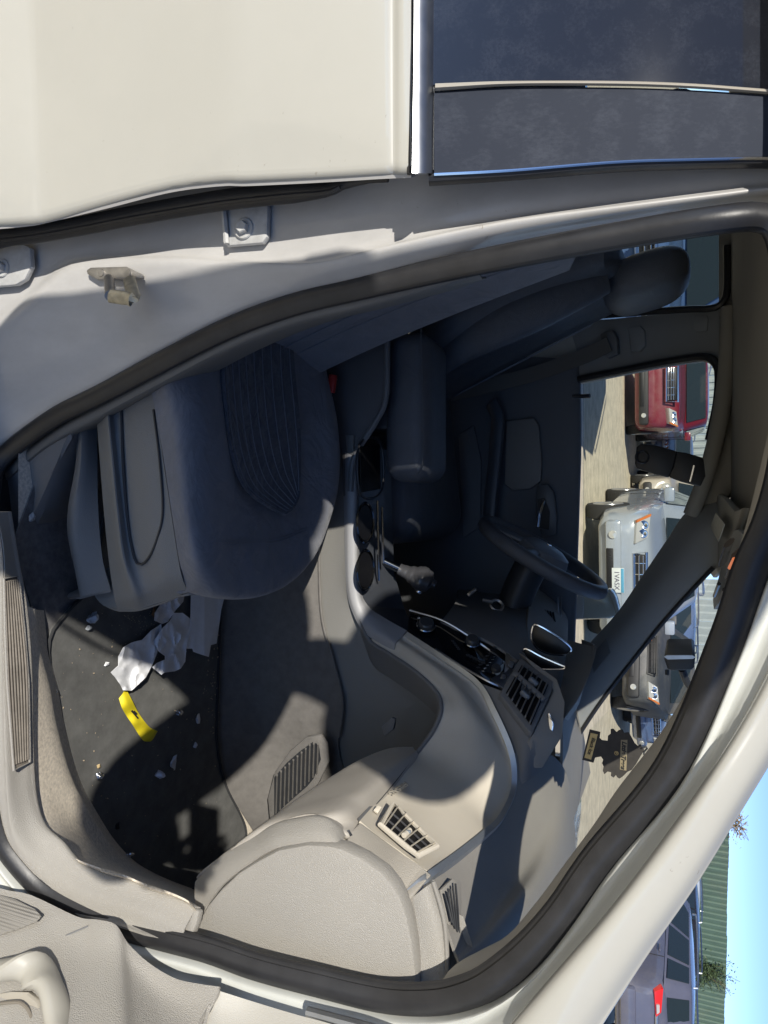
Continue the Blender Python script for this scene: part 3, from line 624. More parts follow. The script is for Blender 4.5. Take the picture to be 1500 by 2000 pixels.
loft('rail_cover', [L((150, 640, .115), (150, 800, .108), (148, 900, .10), (133, 990, .094), (132, 1045, .092), (145, 1110, .093), (156, 1166, .098)),
 L((160, 640, .10), (159, 800, .096), (158, 900, .09), (146, 990, .084), (144, 1045, .083), (154, 1110, .085), (163, 1164, .092)),
 L((192, 640, .135), (190, 800, .125), (190, 900, .118), (192, 1000, .112), (200, 1090, .106), (216, 1152, .105))], mat('rail_plastic', (.165, .166, .166), .55, bump='leather', scale=520, strength=.25), car, n=50, sub=4)
loft('rail_cover_front', [L((156, 1166, .098), (185, 1158, .10), (216, 1152, .105)), [q + V((0.004, .02, -.05)) for q in L((156, 1166, .098), (185, 1158, .10), (216, 1152, .105))], [q + V((0, .08, -.10)) for q in L((156, 1166, .098), (185, 1158, .10), (216, 1152, .105))]], MATS['rail_plastic'], car, n=12)
tube('cover_groove', L((236, 745, .0985), (240, 900, .0865), (250, 1020, .0835), (262, 1088, .083), (274, 1103, .084), (290, 1090, .0825), (306, 1055, .083), (318, 1000, .0845), (312, 900, .0865), (300, 800, .0915)), .0022, blacktrim, val, k=6, n=60)
# seat belt buckle
bk = plate('belt_buckle', L((622, 722, .60), (640, 726, .60), (655, 740, .60), (648, 770, .60), (633, 766, .60)), .02, blacktrim, car, bev=.003)
plate('buckle_button', L((642, 730, .594), (655, 732, .594), (650, 767, .594), (638, 766, .594)), .012, mat('buckle_red', (.42, .035, .03), .4), bk, bev=.002)
# driver's seat: leather cushion, reclined back, head restraint
dseat = seat_back(1.165, .245, -.37, .50, 1.12, .42, 'driver_seat_back', leather)
bm = box_bm((-.19, 1.17, .53), (.56, .50, .20), Matrix.Rotation(R(-6), 3, 'Y'), .085, None, 6)
link('driver_seat_cushion', bm, leather, car)
tube('seat_seam', [V((-.40 + .30 * 0 - z * .42 + .07, 1.345 - z * .05, .55 + z)) for z in (.0, .12, .25, .4, .5)], .003, stitch, dseat, k=6)
tube('seat_bolster', L((850, 715, .985), (900, 672, .975), (980, 628, .97), (1060, 592, .98), (1140, 560, 1.0), (1180, 545, 1.02)), (.030, .052), leather, dseat, k=14, up=V((0, -1, .3)), taper=lambda f: .7 + .5 * math.sin(f * 3.1))
plate('seat_tag', [PY(p, e, 1.02) for p, e in ((1070, 568), (1076, 562), (1096, 572), (1092, 579))], .002, blacktrim, dseat)
c = PY(1262, 552, 1.15)
hr = bmesh.new(); bmesh.ops.create_uvsphere(hr, u_segments=32, v_segments=20, radius=1)
for v_ in hr.verts:
    x, y, z = v_.co
    x, y, z = [math.copysign(abs(q) ** .72, q) for q in (x, y, z)]
    v_.co = V((x * .062 - z * .02, y * .125, z * .105))
bmesh.ops.translate(hr, vec=c, verts=hr.verts)
hro = link('head_restraint', hr, leather, car)
for dy in (-.05, .05): tube('head_restraint_post', [c + V((.0, dy, -.09)), c + V((.03, dy, -.20))], .007, steel, hro, smoothp=False)
# rear bench, seen only past the front seats
box('rear_bench', (-1.05, .76, .48), (.50, 1.30, .22), fabric, car, bev=.06, seg=4)
box('rear_bench_back', (-1.36, .76, .80), (.16, 1.30, .62), fabric, car, Matrix.Rotation(R(-14), 3, 'Y'), bev=.06, seg=4)
# ================================================================== THE CAR: dashboard and cabin
dash = loft('dashboard', [
 L((703, 1603, .135), (745, 1555, .262), (790, 1500, .384), (815, 1470, .462), (848, 1425, .50), (862, 1385, .52), (852, 1352, .55), (810, 1312, .58), (760, 1278, .61), (722, 1252, .63)),
 L((735, 1630, .132), (775, 1578, .26), (818, 1520, .38), (846, 1486, .46), (878, 1435, .503), (886, 1388, .525), (870, 1348, .553), (826, 1306, .583), (775, 1272, .613), (730, 1244, .633)),
 L((778, 1660, .132), (822, 1610, .25), (870, 1560, .37), (905, 1520, .46), (928, 1450, .515), (922, 1390, .54), (895, 1343, .565), (848, 1300, .59), (792, 1262, .62), (740, 1232, .638)),
 L((824, 1694, .132), (880, 1660, .24), (935, 1620, .36), (966, 1597, .45), (992, 1540, .525), (988, 1478, .555), (955, 1400, .58), (922, 1342, .60), (850, 1290, .622), (780, 1243, .648)), L((846, 1706, .134), (898, 1668, .245), (952, 1625, .365), (981, 1595, .455), (1004, 1540, .53), (1000, 1472, .558), (966, 1390, .58), (932, 1334, .60), (860, 1282, .622), (793, 1238, .648))], creamtrim, car, n=80, sub=6, t=.004, sharp=70)
U0 = L((703, 1603, .135), (745, 1555, .262), (790, 1500, .384), (815, 1470, .462), (848, 1425, .50), (862, 1385, .52), (852, 1352, .55), (810, 1312, .58), (760, 1278, .61), (722, 1252, .63), (705, 1210, .638))
loft('dash_underside', [U0, [q + V((.012, .012, -.008)) for q in U0], [q + V((.06, .03, .0)) for q in U0]], darktrim, car, n=70, sub=3)
tube('dash_lower_bead', [q + V((-.001, -.001, .0)) for q in U0[2:]], .0045, darktrim, car, k=8, n=60)
loft('centre_infill', [L((930, 1332, .605), (966, 1390, .585), (1000, 1472, .565), (1006, 1540, .54)), L((958, 1342, .592), (988, 1395, .57), (1020, 1455, .558), (1030, 1525, .555)), L((980, 1350, .58), (1008, 1395, .565), (1040, 1440, .56), (1050, 1510, .585))], darktrim, car, n=20, sub=4, t=.004)
# decor strip between the face and the top
s0 = L((780, 1755, .075), (810, 1725, .10), (838, 1703, .128), (892, 1664, .24), (945, 1622, .36), (974, 1594, .45), (998, 1540, .525), (994, 1474, .553), (960, 1394, .575), (928, 1338, .597), (856, 1286, .62), (790, 1243, .645))
s1 = L((790, 1770, .075), (822, 1740, .10), (850, 1712, .13), (904, 1672, .245), (957, 1628, .365), (985, 1596, .455), (1008, 1540, .53), (1003, 1470, .556), (968, 1388, .577), (934, 1332, .597), (862, 1280, .62), (795, 1236, .645))
loft('dash_strip', [[q + V((.004, .006, 0)) for q in s0], [q + V((-.002, -.001, 0)) for q in s0], [q + V((-.003, -.001, .001)) for q in s1], [q + V((.006, .006, 0)) for q in s1]], mat('strip_metal', (.42, .45, .48), .36, .75, mott=.05, mscale=60), car, n=80, sub=2, smooth=False, t=.002)
# top of the dashboard to the windscreen
topm = mat('dash_top', (.265, .25, .225), .6, bump='leather', scale=520, strength=.3, mott=.04)
loft('dash_top', [
 L((848, 1718, .125), (902, 1674, .245), (956, 1630, .365), (985, 1597, .455), (1008, 1540, .53), (1003, 1470, .556)),
 L((868, 1790, .105), (925, 1735, .235), (978, 1680, .36), (1010, 1620, .47), (1035, 1550, .56), (1040, 1470, .60)),
 L((890, 1860, .09), (945, 1800, .20), (1005, 1722, .36), (1045, 1650, .50), (1075, 1570, .62), (1085, 1480, .70)),
 L((905, 1905, .085), (960, 1850, .17), (1030, 1760, .32), (1078, 1690, .50), (1104, 1615, .66), (1112, 1530, .78)),
 [q + V((.16, .10, .0)) for q in L((905, 1905, .085), (960, 1850, .17), (1030, 1760, .32), (1078, 1690, .50), (1104, 1615, .66), (1112, 1530, .80))]], topm, car, n=60, sub=6, t=.004, sharp=70)
# vent in the dash top
tv = plate('demister_vent', L((862, 1738, .117), (884, 1716, .15), (900, 1722, .17), (902, 1762, .16), (898, 1842, .13), (890, 1850, .115), (876, 1800, .105)), .004, topm, car, bev=.001)
for k in range(5):
    a, b = PY(868 + k * 5.4, 1746 - k * 5, .112 + k * .006), PY(882 + k * 3.6, 1802 + k * 6, .100 + k * .006)
    tube('vent_slot', [a, a.lerp(b, .5) + V((0, -.001, .001)), b], (.0016, .0022), blacktrim, tv, k=6)
# near end: cover cap, cap edge pieces
capo = [(383, 1806), (405, 1768), (430, 1738), (465, 1705), (500, 1683), (543, 1660), (600, 1650), (640, 1652), (667, 1658), (707, 1678), (747, 1707), (770, 1735), (783, 1760), (795, 1795), (805, 1845), (812, 1900), (814, 1990), (600, 1990), (370, 1930)]
cap = plate('dash_end_cap', L(*[(a, b, .052) for a, b in capo]), .030, greytrim, car, nrm=V((0, -1, 0)), bev=.006)
loft('dash_end_upper', [L((790, 1765, .085), (805, 1800, .080), (815, 1850, .075), (822, 1900, .07), (824, 1960, .065)), L((828, 1735, .088), (845, 1790, .082), (855, 1840, .078), (864, 1900, .074), (868, 1960, .066)), L((846, 1722, .105), (862, 1770, .10), (870, 1802, .095), (873, 1850, .088), (880, 1930, .08))], greytrim, car, n=30, sub=4, t=.01, sharp=60)
plate('dash_corner_fill', L((858, 1765, .122), (905, 1790, .14), (930, 1870, .12), (890, 1945, .10), (866, 1930, .095)), .01, topm, car)
tube('dash_end_edge', L((846, 1722, .101), (858, 1760, .096), (868, 1802, .090), (872, 1850, .085), (873, 1920, .076)), .0035, topm, car, k=8)
plate('vent_side_panel', L((684, 1627, .11), (703, 1604, .131), (763, 1649, .128), (823, 1694, .128), (844, 1707, .12), (794, 1764, .068), (781, 1753, .07), (748, 1708, .068), (708, 1679, .070), (669, 1656, .072)), .02, mat('cream_end', (.40, .37, .32), .5, bump='leather', scale=480, strength=.35), car, bev=.003)
plate('gap', L((672, 1652, .085), (684, 1634, .10), (678, 1622, .102), (682, 1620, .104), (690, 1633, .105), (676, 1658, .083)), .01, blacktrim, car)
# glove box: face and the end of its lid
gbm = mat('glove_box_trim', (.40, .37, .325), .5, bump='leather', scale=520, strength=.25, mott=.05, mscale=7, dust=.15, dcol=(.42, .40, .35), dscale=14)
gb = loft('glove_box', [
 [q + V((.05, .0, .01)) for q in L((500, 1628, .12), (548, 1590, .17), (600, 1552, .24), (650, 1520, .31), (700, 1490, .38), (760, 1467, .45), (806, 1466, .475))],
 L((385, 1718, .107), (500, 1628, .112), (548, 1592, .165), (600, 1554, .24), (650, 1522, .31), (700, 1492, .38), (760, 1468, .45), (806, 1466, .475)),
 L((440, 1666, .107), (560, 1606, .106), (615, 1565, .175), (665, 1530, .25), (712, 1502, .33), (755, 1481, .40), (790, 1472, .44), (808, 1468, .472)),
 L((530, 1612, .105), (640, 1597, .102), (685, 1562, .17), (720, 1537, .235), (750, 1512, .305), (778, 1489, .375), (798, 1476, .43), (810, 1470, .468)),
 L((625, 1593, .10), (676, 1630, .10), (703, 1600, .16), (728, 1573, .22), (752, 1545, .28), (775, 1517, .34), (796, 1490, .40), (812, 1472, .455)),
 [q + V((.03, 0, .004)) for q in L((676, 1632, .10), (690, 1616, .13), (704, 1601, .16), (728, 1574, .22), (752, 1546, .28), (775, 1518, .34), (796, 1491, .40), (812, 1473, .455))]], gbm, car, n=60, sub=6, t=.004, sharp=75)
Ae = L((385, 1718, .107), (440, 1665, .107), (500, 1630, .106), (543, 1606, .102), (590, 1595, .100), (617, 1592, .099), (643, 1597, .099), (665, 1614, .099), (677, 1632, .10))
Be = L((388, 1800, .066), (430, 1733, .068), (500, 1679, .066), (543, 1656, .063), (600, 1646, .062), (625, 1646, .062), (645, 1648, .062), (660, 1652, .063), (670, 1658, .064))
loft('glove_box_end', [[q + V((.004, .012, 0)) for q in Ae], Ae, [a.lerp(b, .12) + V((-.003, -.006, 0)) for a, b in zip(Ae, Be)], [a.lerp(b, .55) + V((-.002, -.007, 0)) for a, b in zip(Ae, Be)], Be], greytrim, car, n=50, sub=4, t=.004, sharp=70)
plate('glove_box_latch', L((745, 1420, .555), (765, 1402, .555), (772, 1405, .555), (768, 1425, .555), (750, 1440, .555)), .01, darktrim, car, bev=.002)
tube('glove_gap', L((680, 1636, .10), (704, 1603, .158), (730, 1575, .218), (754, 1547, .278), (777, 1519, .338), (798, 1491, .40), (814, 1472, .458)), .0022, blacktrim, car, k=6, n=40)
# dark cavity behind the dashboard
box('dash_core', (.80, .62, .80), (.36, 1.0, .36), blacktrim, car)
# side air vent on the passenger's end
toc = lambda q, d: q + (CAM - q).normalized() * d
va = [(768, 1571, .222), (792, 1592, .213), (822, 1622, .19), (853, 1653, .165)]
vb = [(743, 1611, .155), (768, 1632, .150), (793, 1653, .142), (817, 1671, .135)]
VA, VB = [toc(q, .012) for q in L(*va)], [toc(q, .012) for q in L(*vb)]
av = tube('air_vent', VA + VB[::-1], .0042, creamtrim, car, closed=True, k=8, smoothp=False)
loft('vent_opening', [[toc(q, -.001) for q in VA], [toc(q, -.001) for q in VB]], MATS['well_black'], av, n=16, sub=2, t=.003)
ra, rb_ = cr(VA, 40), cr(VB, 40)
for k in range(6):
    i_ = int(3 + k * 6.6); p, q = toc(ra[i_], .002), toc(rb_[i_], .002)
    tube('vent_vane', [p, q], (.005, .0013), creamtrim, av, k=8, smoothp=False, up=(CAM - p).normalized())
for f in (.33, .66):
    tube('vent_louvre', [a.lerp(b, f) for a, b in zip(ra[::4], rb_[::4])], .0016, mat('louvre_dark', (.07, .07, .075), .4), av, k=6)
p, q = toc(ra[19].lerp(rb_[19], .35), .008), toc(ra[19].lerp(rb_[19], .70), .008)
tube('vent_tab', [p, p.lerp(q, .5), q], .0042, creamtrim, av, k=10)
link('vent_tab_mark', box_bm(toc(p.lerp(q, .25), .005), (.004, .004, .008), None, .001), mat('tab_grey', (.2, .23, .26), .4), av)
th = plate('vent_thumbwheel', [r + (CAM - r).normalized() * .004 for r in L((738, 1572, .20), (746, 1576, .20), (738, 1588, .19), (729, 1582, .19))], .005, creamtrim, car, bev=.001)
text('airbag_lettering', 'AIRBAG', PY(778, 1542, .305) + V((-.004, -.004, .002)), PY(765, 1550, .285) - PY(791, 1533, .327), PY(800, 1545, .31) - PY(778, 1540, .305), .016, mat('embossed', (.38, .35, .29), .5), car, .0006)
# near windscreen pillar trim inside the seal
ti = LT((862, 1935, .07), (874, 1910, .075), (900, 1885, .085), (950, 1858, .095), (1000, 1830, .108), (1057, 1764, .128), (1110, 1692, .148), (1166, 1616, .168), (1213, 1545, .185), (1300, 1432, .21), (1355, 1340, .225), (1392, 1260, .235), (1430, 1150, .24), (1465, 1030, .245), (1490, 930, .25), (1520, 800, .25))
te = LT((880, 1965, .045), (905, 1945, .048), (935, 1915, .055), (975, 1885, .064), (1020, 1845, .075), (1072, 1780, .092), (1130, 1705, .112), (1190, 1630, .128), (1240, 1560, .145), (1325, 1450, .165), (1375, 1360, .18), (1412, 1275, .19), (1448, 1165, .197), (1480, 1050, .205), (1505, 950, .212), (1535, 820, .22))
loft('windscreen_pillar_trim', [te, [a.lerp(b, .5) + V((0, 0, -.004)) for a, b in zip(ti, te)], ti, [q + V((.02, .02, .01)) for q in ti], [q + V((.06, .01, .03)) for q in ti]], mat('pillar_cream', (.36, .34, .30), .55, bump='leather', scale=520, strength=.12), car, n=70, sub=4, t=.004)
# centre stack
cs_o = L((800, 1196, .70), (862, 1214, .70), (915, 1245, .70), (960, 1276, .70), (998, 1310, .66), (985, 1345, .61), (950, 1330, .60), (900, 1302, .62), (850, 1268, .64), (795, 1232, .66))
cst = plate('centre_stack', cs_o, .03, gloss, car, bev=.003)
def on(p, e, Y): q = PY(p, e, Y); return q
def spot(p, e, lift=.004):
    # depth on the stack's plane
    a, b, c_ = cs_o[1], cs_o[4], cs_o[7]; n_ = (b - a).cross(c_ - a).normalized()
    d = ray(p, e); t = (a - CAM).dot(n_) / d.dot(n_); q = CAM + d * t
    return q + n_ * (lift if n_.dot(CAM - q) > 0 else -lift), (n_ if n_.dot(CAM - q) > 0 else -n_)
lit = mat('print_grey', (.62, .66, .70), .5)
dial = mat('dial_black', (.045, .048, .052), .3)
for p, e, r in ((832, 1222, .017), (922, 1254, .014), (968, 1310, .010)):
    q, n_ = spot(p, e, .001)
    kn = link('control_knob', lathe_bm([(0, .012), (r * .8, .012), (r, .009), (r * 1.05, 0)], 24, axis_mtx(q, n_)), dial, cst)
    link('knob_ring', lathe_bm([(r * 1.05, .001), (r * 1.15, .003), (r * 1.25, .001)], 28, axis_mtx(q, n_)), mat('dark_chrome', (.25, .28, .32), .15, 1.0), kn)
def btn(p, e, dp, de, m=dial, lift=.003):
    pts = [spot(p - dp - de * .55, e - de + dp * .5, lift)[0], spot(p + dp - de * .55, e - de + dp * 1.1 * .5 - dp * .2, lift)[0], spot(p + dp + de * .55, e + de, lift)[0], spot(p - dp + de * .55, e + de, lift)[0]]
    return plate('control_button', pts, .003, m, cst)
for k in range(6): btn(914 + k * 0 + k * 6, 1268 + k * 3 + 12, 3, 2.2)
for k in range(8): btn(934 + k * 4.5, 1304 - k * 5.6, 3.2, 1.6)
for k in range(6): btn(943 + k * 4.5, 1312 - k * 5.6, 2, 1.0, lit)
for k in range(5): btn(884 + k * 3, 1272 + k * 4 - 20, 2.2, 1.4)
for k in range(4): btn(818 + k * 8, 1208 + k * 5, 2, 1.2, lit, .0035)
plate('radio_display', [spot(p, e, .003)[0] for p, e in ((958, 1276), (990, 1296), (976, 1330), (946, 1312))], .002, mat('screen', (.012, .015, .018), .08, coat=.5), cst)
plate('display_glint', [spot(p, e, .0045)[0] for p, e in ((964, 1312), (984, 1298), (982, 1310), (970, 1326))], .001, mat('screen_glint', (.35, .42, .46), .3), cst)  # reflection on the display, put in as a pale plate
for q_ in ([(800, 1192, .695), (862, 1211, .695), (915, 1242, .695), (960, 1273, .695), (998, 1307, .655)], [(850, 1268, .635), (900, 1300, .615), (950, 1329, .595), (985, 1345, .602)]):
    tube('stack_edge', [q + (CAM - q).normalized() * .003 for q in L(*q_)], .0026, satin, cst, k=6)
# satin panel below the centre vents
plate('satin_panel', L((988, 1272, .66), (1012, 1290, .665), (1000, 1318, .62), (982, 1344, .585), (958, 1324, .60), (985, 1312, .635)), .01, satin, car, bev=.002)
plate('hazard_button', L((996, 1288, .645), (1006, 1294, .645), (1000, 1306, .64), (990, 1299, .64)), .006, blacktrim, car, bev=.001)
plate('lock_button', L((981, 1314, .61), (990, 1320, .61), (984, 1331, .605), (976, 1325, .605)), .006, blacktrim, car, bev=.001)
# centre vents
cv = L((1016, 1284, .665), (1080, 1330, .64), (1078, 1350, .625), (1040, 1432, .545), (1032, 1428, .545), (976, 1354, .565))
cvp = plate('centre_vent', cv, .02, darktrim, car, bev=.003)
def q4(a, b, u, v_):  # bilinear on the vent
    return a
P00, P10, P11, P01 = PY(1018, 1296, .655), PY(1074, 1336, .632), PY(1038, 1420, .548), PY(986, 1352, .57)
def bl(u, v_, l=0.0):
    q = P00.lerp(P10, u).lerp(P01.lerp(P11, u), v_); return q + (CAM - q).normalized() * l
plate('vent_opening', [bl(.03, .03, .006), bl(.97, .03, .006), bl(.97, .97, .006), bl(.03, .97, .006)], .003, MATS['well_black'], cvp)
tube('vent_divider', [bl(-.02, .36, .011), bl(.5, .36, .012), bl(1.02, .36, .011)], (.004, .006), darktrim, cvp, k=8, smoothp=False)
for k in range(6):
    u = .09 + k * .165
    tube('vent_vane', [bl(u, .03, .010), bl(u, .33, .010)], (.006, .0020), darktrim, cvp, k=6, smoothp=False, up=(CAM - bl(u, .2)).normalized())
    tube('vent_vane', [bl(u, .40, .010), bl(u, .97, .010)], (.006, .0020), darktrim, cvp, k=6, smoothp=False, up=(CAM - bl(u, .6)).normalized())
for u, v_ in ((.55, .2), (.5, .60)):
    link('vent_tab', box_bm(bl(u, v_, .016), (.012, .010, .022), Matrix.Rotation(.6, 3, 'Y'), .004), mat('tab_dark', (.10, .12, .15), .3), cvp)
plate('vent_surround', L((1018, 1276, .672), (1088, 1326, .645), (1104, 1372, .625), (1098, 1440, .60), (1060, 1500, .585), (1040, 1500, .57), (1030, 1450, .558), (1042, 1434, .553), (1082, 1350, .634)), .02, topm, car, bev=.003)
plate('badge_clip', L((1068, 1394, .585), (1073, 1392, .585), (1082, 1415, .578), (1080, 1429, .575), (1074, 1424, .575)), .005, chrome, car, bev=.001)
# instrument hood and gauges
loft('instrument_hood', [L((1062, 1400, .66), (1082, 1380, .72), (1096, 1340, .80), (1104, 1290, .90), (1108, 1250, 1.0)), L((1098, 1402, .64), (1122, 1368, .72), (1140, 1330, .80), (1152, 1290, .88), (1156, 1262, .95)), L((1104, 1404, .66), (1128, 1370, .74), (1146, 1330, .82), (1158, 1288, .90), (1160, 1258, .97)), L((1110, 1408, .76), (1132, 1372, .86), (1140, 1330, .96), (1142, 1290, 1.05), (1140, 1250, 1.15))], topm, car, n=40, sub=5, t=.006)
loft('dash_far_top', [L((1010, 1290, .69), (1030, 1250, .80), (1030, 1215, .95), (1035, 1170, 1.2), (1040, 1140, 1.46)), L((1062, 1400, .67), (1085, 1340, .80), (1095, 1290, .95), (1100, 1230, 1.2), (1105, 1200, 1.46)), L((1100, 1440, .74), (1110, 1420, .90), (1112, 1380, 1.05), (1112, 1320, 1.25), (1110, 1270, 1.46)), [V((.80, y, 1.03)) for y in (.78, .95, 1.1, 1.28, 1.46)]], topm, car, n=40, sub=5, t=.006)
loft('dash_driver_face', [L((860, 1215, .70), (880, 1190, .85), (890, 1175, 1.05), (895, 1160, 1.30), (895, 1150, 1.48)), L((940, 1245, .70), (965, 1205, .85), (975, 1185, 1.05), (985, 1170, 1.30), (990, 1160, 1.48)), L((1012, 1288, .69), (1030, 1248, .80), (1030, 1215, .97), (1035, 1172, 1.22), (1042, 1142, 1.48))], darktrim, car, n=40, sub=5, t=.006)
gh = mat('gauge_glass', (.004, .005, .006), .35)
for po, Y0 in (([(1042, 1222), (1056, 1224), (1086, 1242), (1112, 1262), (1115, 1272), (1100, 1279), (1072, 1277), (1048, 1265), (1038, 1246)], .80), ([(1024, 1268), (1034, 1270), (1058, 1283), (1090, 1297), (1104, 1303), (1096, 1307), (1062, 1307), (1040, 1303), (1020, 1282)], .74)):
    gp = plate('gauge', L(*[(a, b, Y0) for a, b in po]), .02, gh, car, bev=.002)
    tube('gauge_rim', [q + (CAM - q).normalized() * .002 for q in L(*[(a, b, Y0) for a, b in po])], .0024, chrome, gp, closed=True, k=6)
dvp = plate('driver_vent', L((1060, 1188, 1.22), (1082, 1196, 1.22), (1088, 1218, 1.18), (1064, 1212, 1.18)), .01, darktrim, car, bev=.002)
for k in range(4):
    a, b = PY(1064 + k * 5.5, 1192 + k * 1.5, 1.21), PY(1067 + k * 5.5, 1209 + k * 1.6, 1.175)
    tube('vent_slot', [a + (CAM - a).normalized() * .002, b + (CAM - b).normalized() * .002], (.003, .003), MATS['well_black'], dvp, k=6, smoothp=False)
plate('dash_end_strip', L((1090, 1165, 1.36), (1097, 1165, 1.36), (1096, 1235, 1.30), (1088, 1232, 1.30)), .006, satin, car)
# steering column, ignition keys
kq = PY(970, 1182, .98)
link('ignition_ring', lathe_bm([(.012, 0), (.016, .004), (.020, .001)], 24, axis_mtx(kq, (-.6, -.6, .4))), steel, car)
tube('steering_column', [PY(1000, 1190, 1.12), PY(1020, 1140, 1.14), PY(1035, 1110, 1.15)], .045, blacktrim, car, k=14, n=8)
for a, b in (((942, 1172, .96), (962, 1176, .97)), ((930, 1150, .95), (915, 1162, .95))):
    tube('column_stalk', [PY(*a), PY(*b)], .005, steel, car, k=8, smoothp=False)
# steering wheel
sc0 = PY(1052, 1098, 1.15); nrm = V((-.86, 0, .51)).normalized(); mW = axis_mtx(sc0, nrm, (0, -1, 0))
wr = [mW @ V((.178 * math.cos(t * 2 * math.pi / 72), .178 * math.sin(t * 2 * math.pi / 72), .02)) for t in range(72)]
sw = link('steering_wheel', tube_bm(wr, (.020, .0175), 12, True, nrm), leather, car)
bm = lathe_bm([(0, .055), (.045, .052), (.068, .040), (.075, .018), (.06, -.02)], 28, mW); link('wheel_hub', bm, mat('hub_blue_grey', (.22, .235, .26), .45), sw)
for an in (-10, 190, 262, 278):
    t = R(an); a = mW @ V((.05 * math.cos(t), .05 * math.sin(t), .03)); b = mW @ V((.175 * math.cos(t), .175 * math.sin(t), .018))
    tube('wheel_spoke', [a, a.lerp(b, .5), b], (.008, .017), mat('spoke_grey', (.20, .22, .25), .4), sw, up=nrm, k=10)
link('hub_emblem', box_bm(mW @ V((0, 0, .056)), (.018, .014, .003), mW.to_3x3(), .001), chrome, sw)
# ---- driver's side: door panel, pillars, windows
yf = lambda z: 1.50 if z < 1.0 else 1.50 - (z - 1.0) * .36
def far(p, e, d=0.0):
    y = 1.50
    for _ in range(6):
        q = PY(p, e, y); y = yf(q.z)
    return PY(p, e, y + d)
def F(*pts): return [far(*q) for q in pts]
dd = loft('driver_door', [[V((x, 1.50, .28)) for x in (-.50, -.2, .2, .75)], [V((x, 1.47, .55)) for x in (-.50, -.2, .2, .75)], [V((x, 1.48, .80)) for x in (-.50, -.2, .2, .75)], F((1095, 700, -.02), (1095, 850, -.02), (1092, 1000, -.02), (1085, 1300, -.02)), F((1128, 700, -.01), (1130, 850, -.01), (1126, 1000, -.01), (1115, 1300, -.01)), F((1134, 700, .02), (1136, 850, .02), (1132, 1000, .02), (1122, 1300, .02))], mat('door_card', (.125, .13, .138), .6, bump='leather', scale=500, strength=.2), car, n=30, sub=5, t=.01)
plate('door_pad', L((988, 822, 1.455), (1042, 816, 1.455), (1052, 830, 1.455), (1058, 900, 1.455), (1056, 940, 1.455), (1035, 955, 1.455), (1000, 958, 1.455), (985, 945, 1.455)), .02, mat('door_pad_grey', (.21, .20, .185), .6), dd, bev=.006)
tube('door_ledge', L((962, 790, 1.43), (972, 820, 1.42), (966, 900, 1.415), (958, 980, 1.41), (955, 1035, 1.41)), (.018, .03), mat('ledge_blue', (.085, .095, .11), .45), dd, k=12)
hp = plate('handle_surround', L((1048, 948, 1.45), (1070, 945, 1.45), (1082, 962, 1.45), (1088, 1010, 1.45), (1086, 1045, 1.45), (1058, 1048, 1.45), (1046, 1000, 1.45)), .012, mat('handle_recess', (.10, .105, .11), .4), dd, bev=.004)
plate('handle_recess', L((1050, 975, 1.446), (1064, 972, 1.446), (1074, 1000, 1.446), (1072, 1035, 1.446), (1052, 1030, 1.446)), .002, MATS['well_black'], dd)
tube('door_handle', L((1062, 978, 1.438), (1058, 990, 1.43), (1053, 1008, 1.43), (1051, 1028, 1.44)), (.006, .004), chrome, dd, k=8)
plate('speaker_panel', L((895, 850, 1.46), (925, 830, 1.46), (940, 900, 1.46), (938, 1030, 1.46), (905, 1050, 1.46)), .01, darktrim, dd, bev=.004)
tube('lock_knob', F((1118, 774, -.012), (1138, 774, -.012), (1152, 773, -.012)), .0065, blacktrim, dd, k=10, smoothp=False)
# centre pillar of the far side with belt guide
bp_o = F((1132, 748), (1200, 734), (1280, 718), (1340, 708), (1372, 704), (1392, 712), (1402, 735), (1440, 735), (1440, 590), (1418, 590), (1405, 602), (1380, 606), (1300, 612), (1200, 622), (1150, 626), (1080, 640), (1060, 740))
fpil = plate('far_pillar_trim', bp_o, .03, pillart, car, nrm=V((0, -1, 0)), bev=.004)
tube('window_rubber', F((1130, 741, -.02), (1200, 727, -.02), (1280, 711, -.02), (1340, 701, -.02), (1378, 698, -.02), (1398, 710, -.02), (1404, 735, -.02), (1400, 790, -.02), (1385, 860, -.02)), .012, rubber, car, k=8)
tube('window_rubber', F((1150, 618, -.02), (1250, 610, -.02), (1340, 604, -.02), (1390, 602, -.02), (1412, 590, -.02), (1420, 560, -.02), (1420, 480, -.02)), .010, rubber, car, k=8)
plate('belt_height_adjuster', F((1226, 640, -.012), (1250, 636, -.012), (1258, 645, -.012), (1260, 675, -.012), (1250, 686, -.012), (1232, 688, -.012)), .02, pillart, fpil, bev=.004)
plate('belt_guide', F((1172, 652, -.03), (1196, 644, -.03), (1204, 660, -.03), (1206, 690, -.03), (1186, 700, -.03), (1176, 690, -.03)), .02, darktrim, fpil, bev=.004)
st_ = F((1190, 672, -.045), (1140, 696, -.06), (1050, 728, -.09), (960, 752, -.12), (872, 772, -.15))
link('seat_belt', tube_bm(cr(st_, 24), (.020, .002), 4, False, V((1, 0, .4)), None, [(.023, .0015), (-.023, .0015), (-.023, -.0015), (.023, -.0015)]), mat('belt_webbing', (.135, .125, .11), .8), car)
plate('pillar_button', F((1356, 617, -.006), (1380, 616, -.006), (1383, 622, -.006), (1381, 646, -.006), (1358, 648, -.006), (1354, 640, -.006)), .004, pillart, fpil, bev=.001)
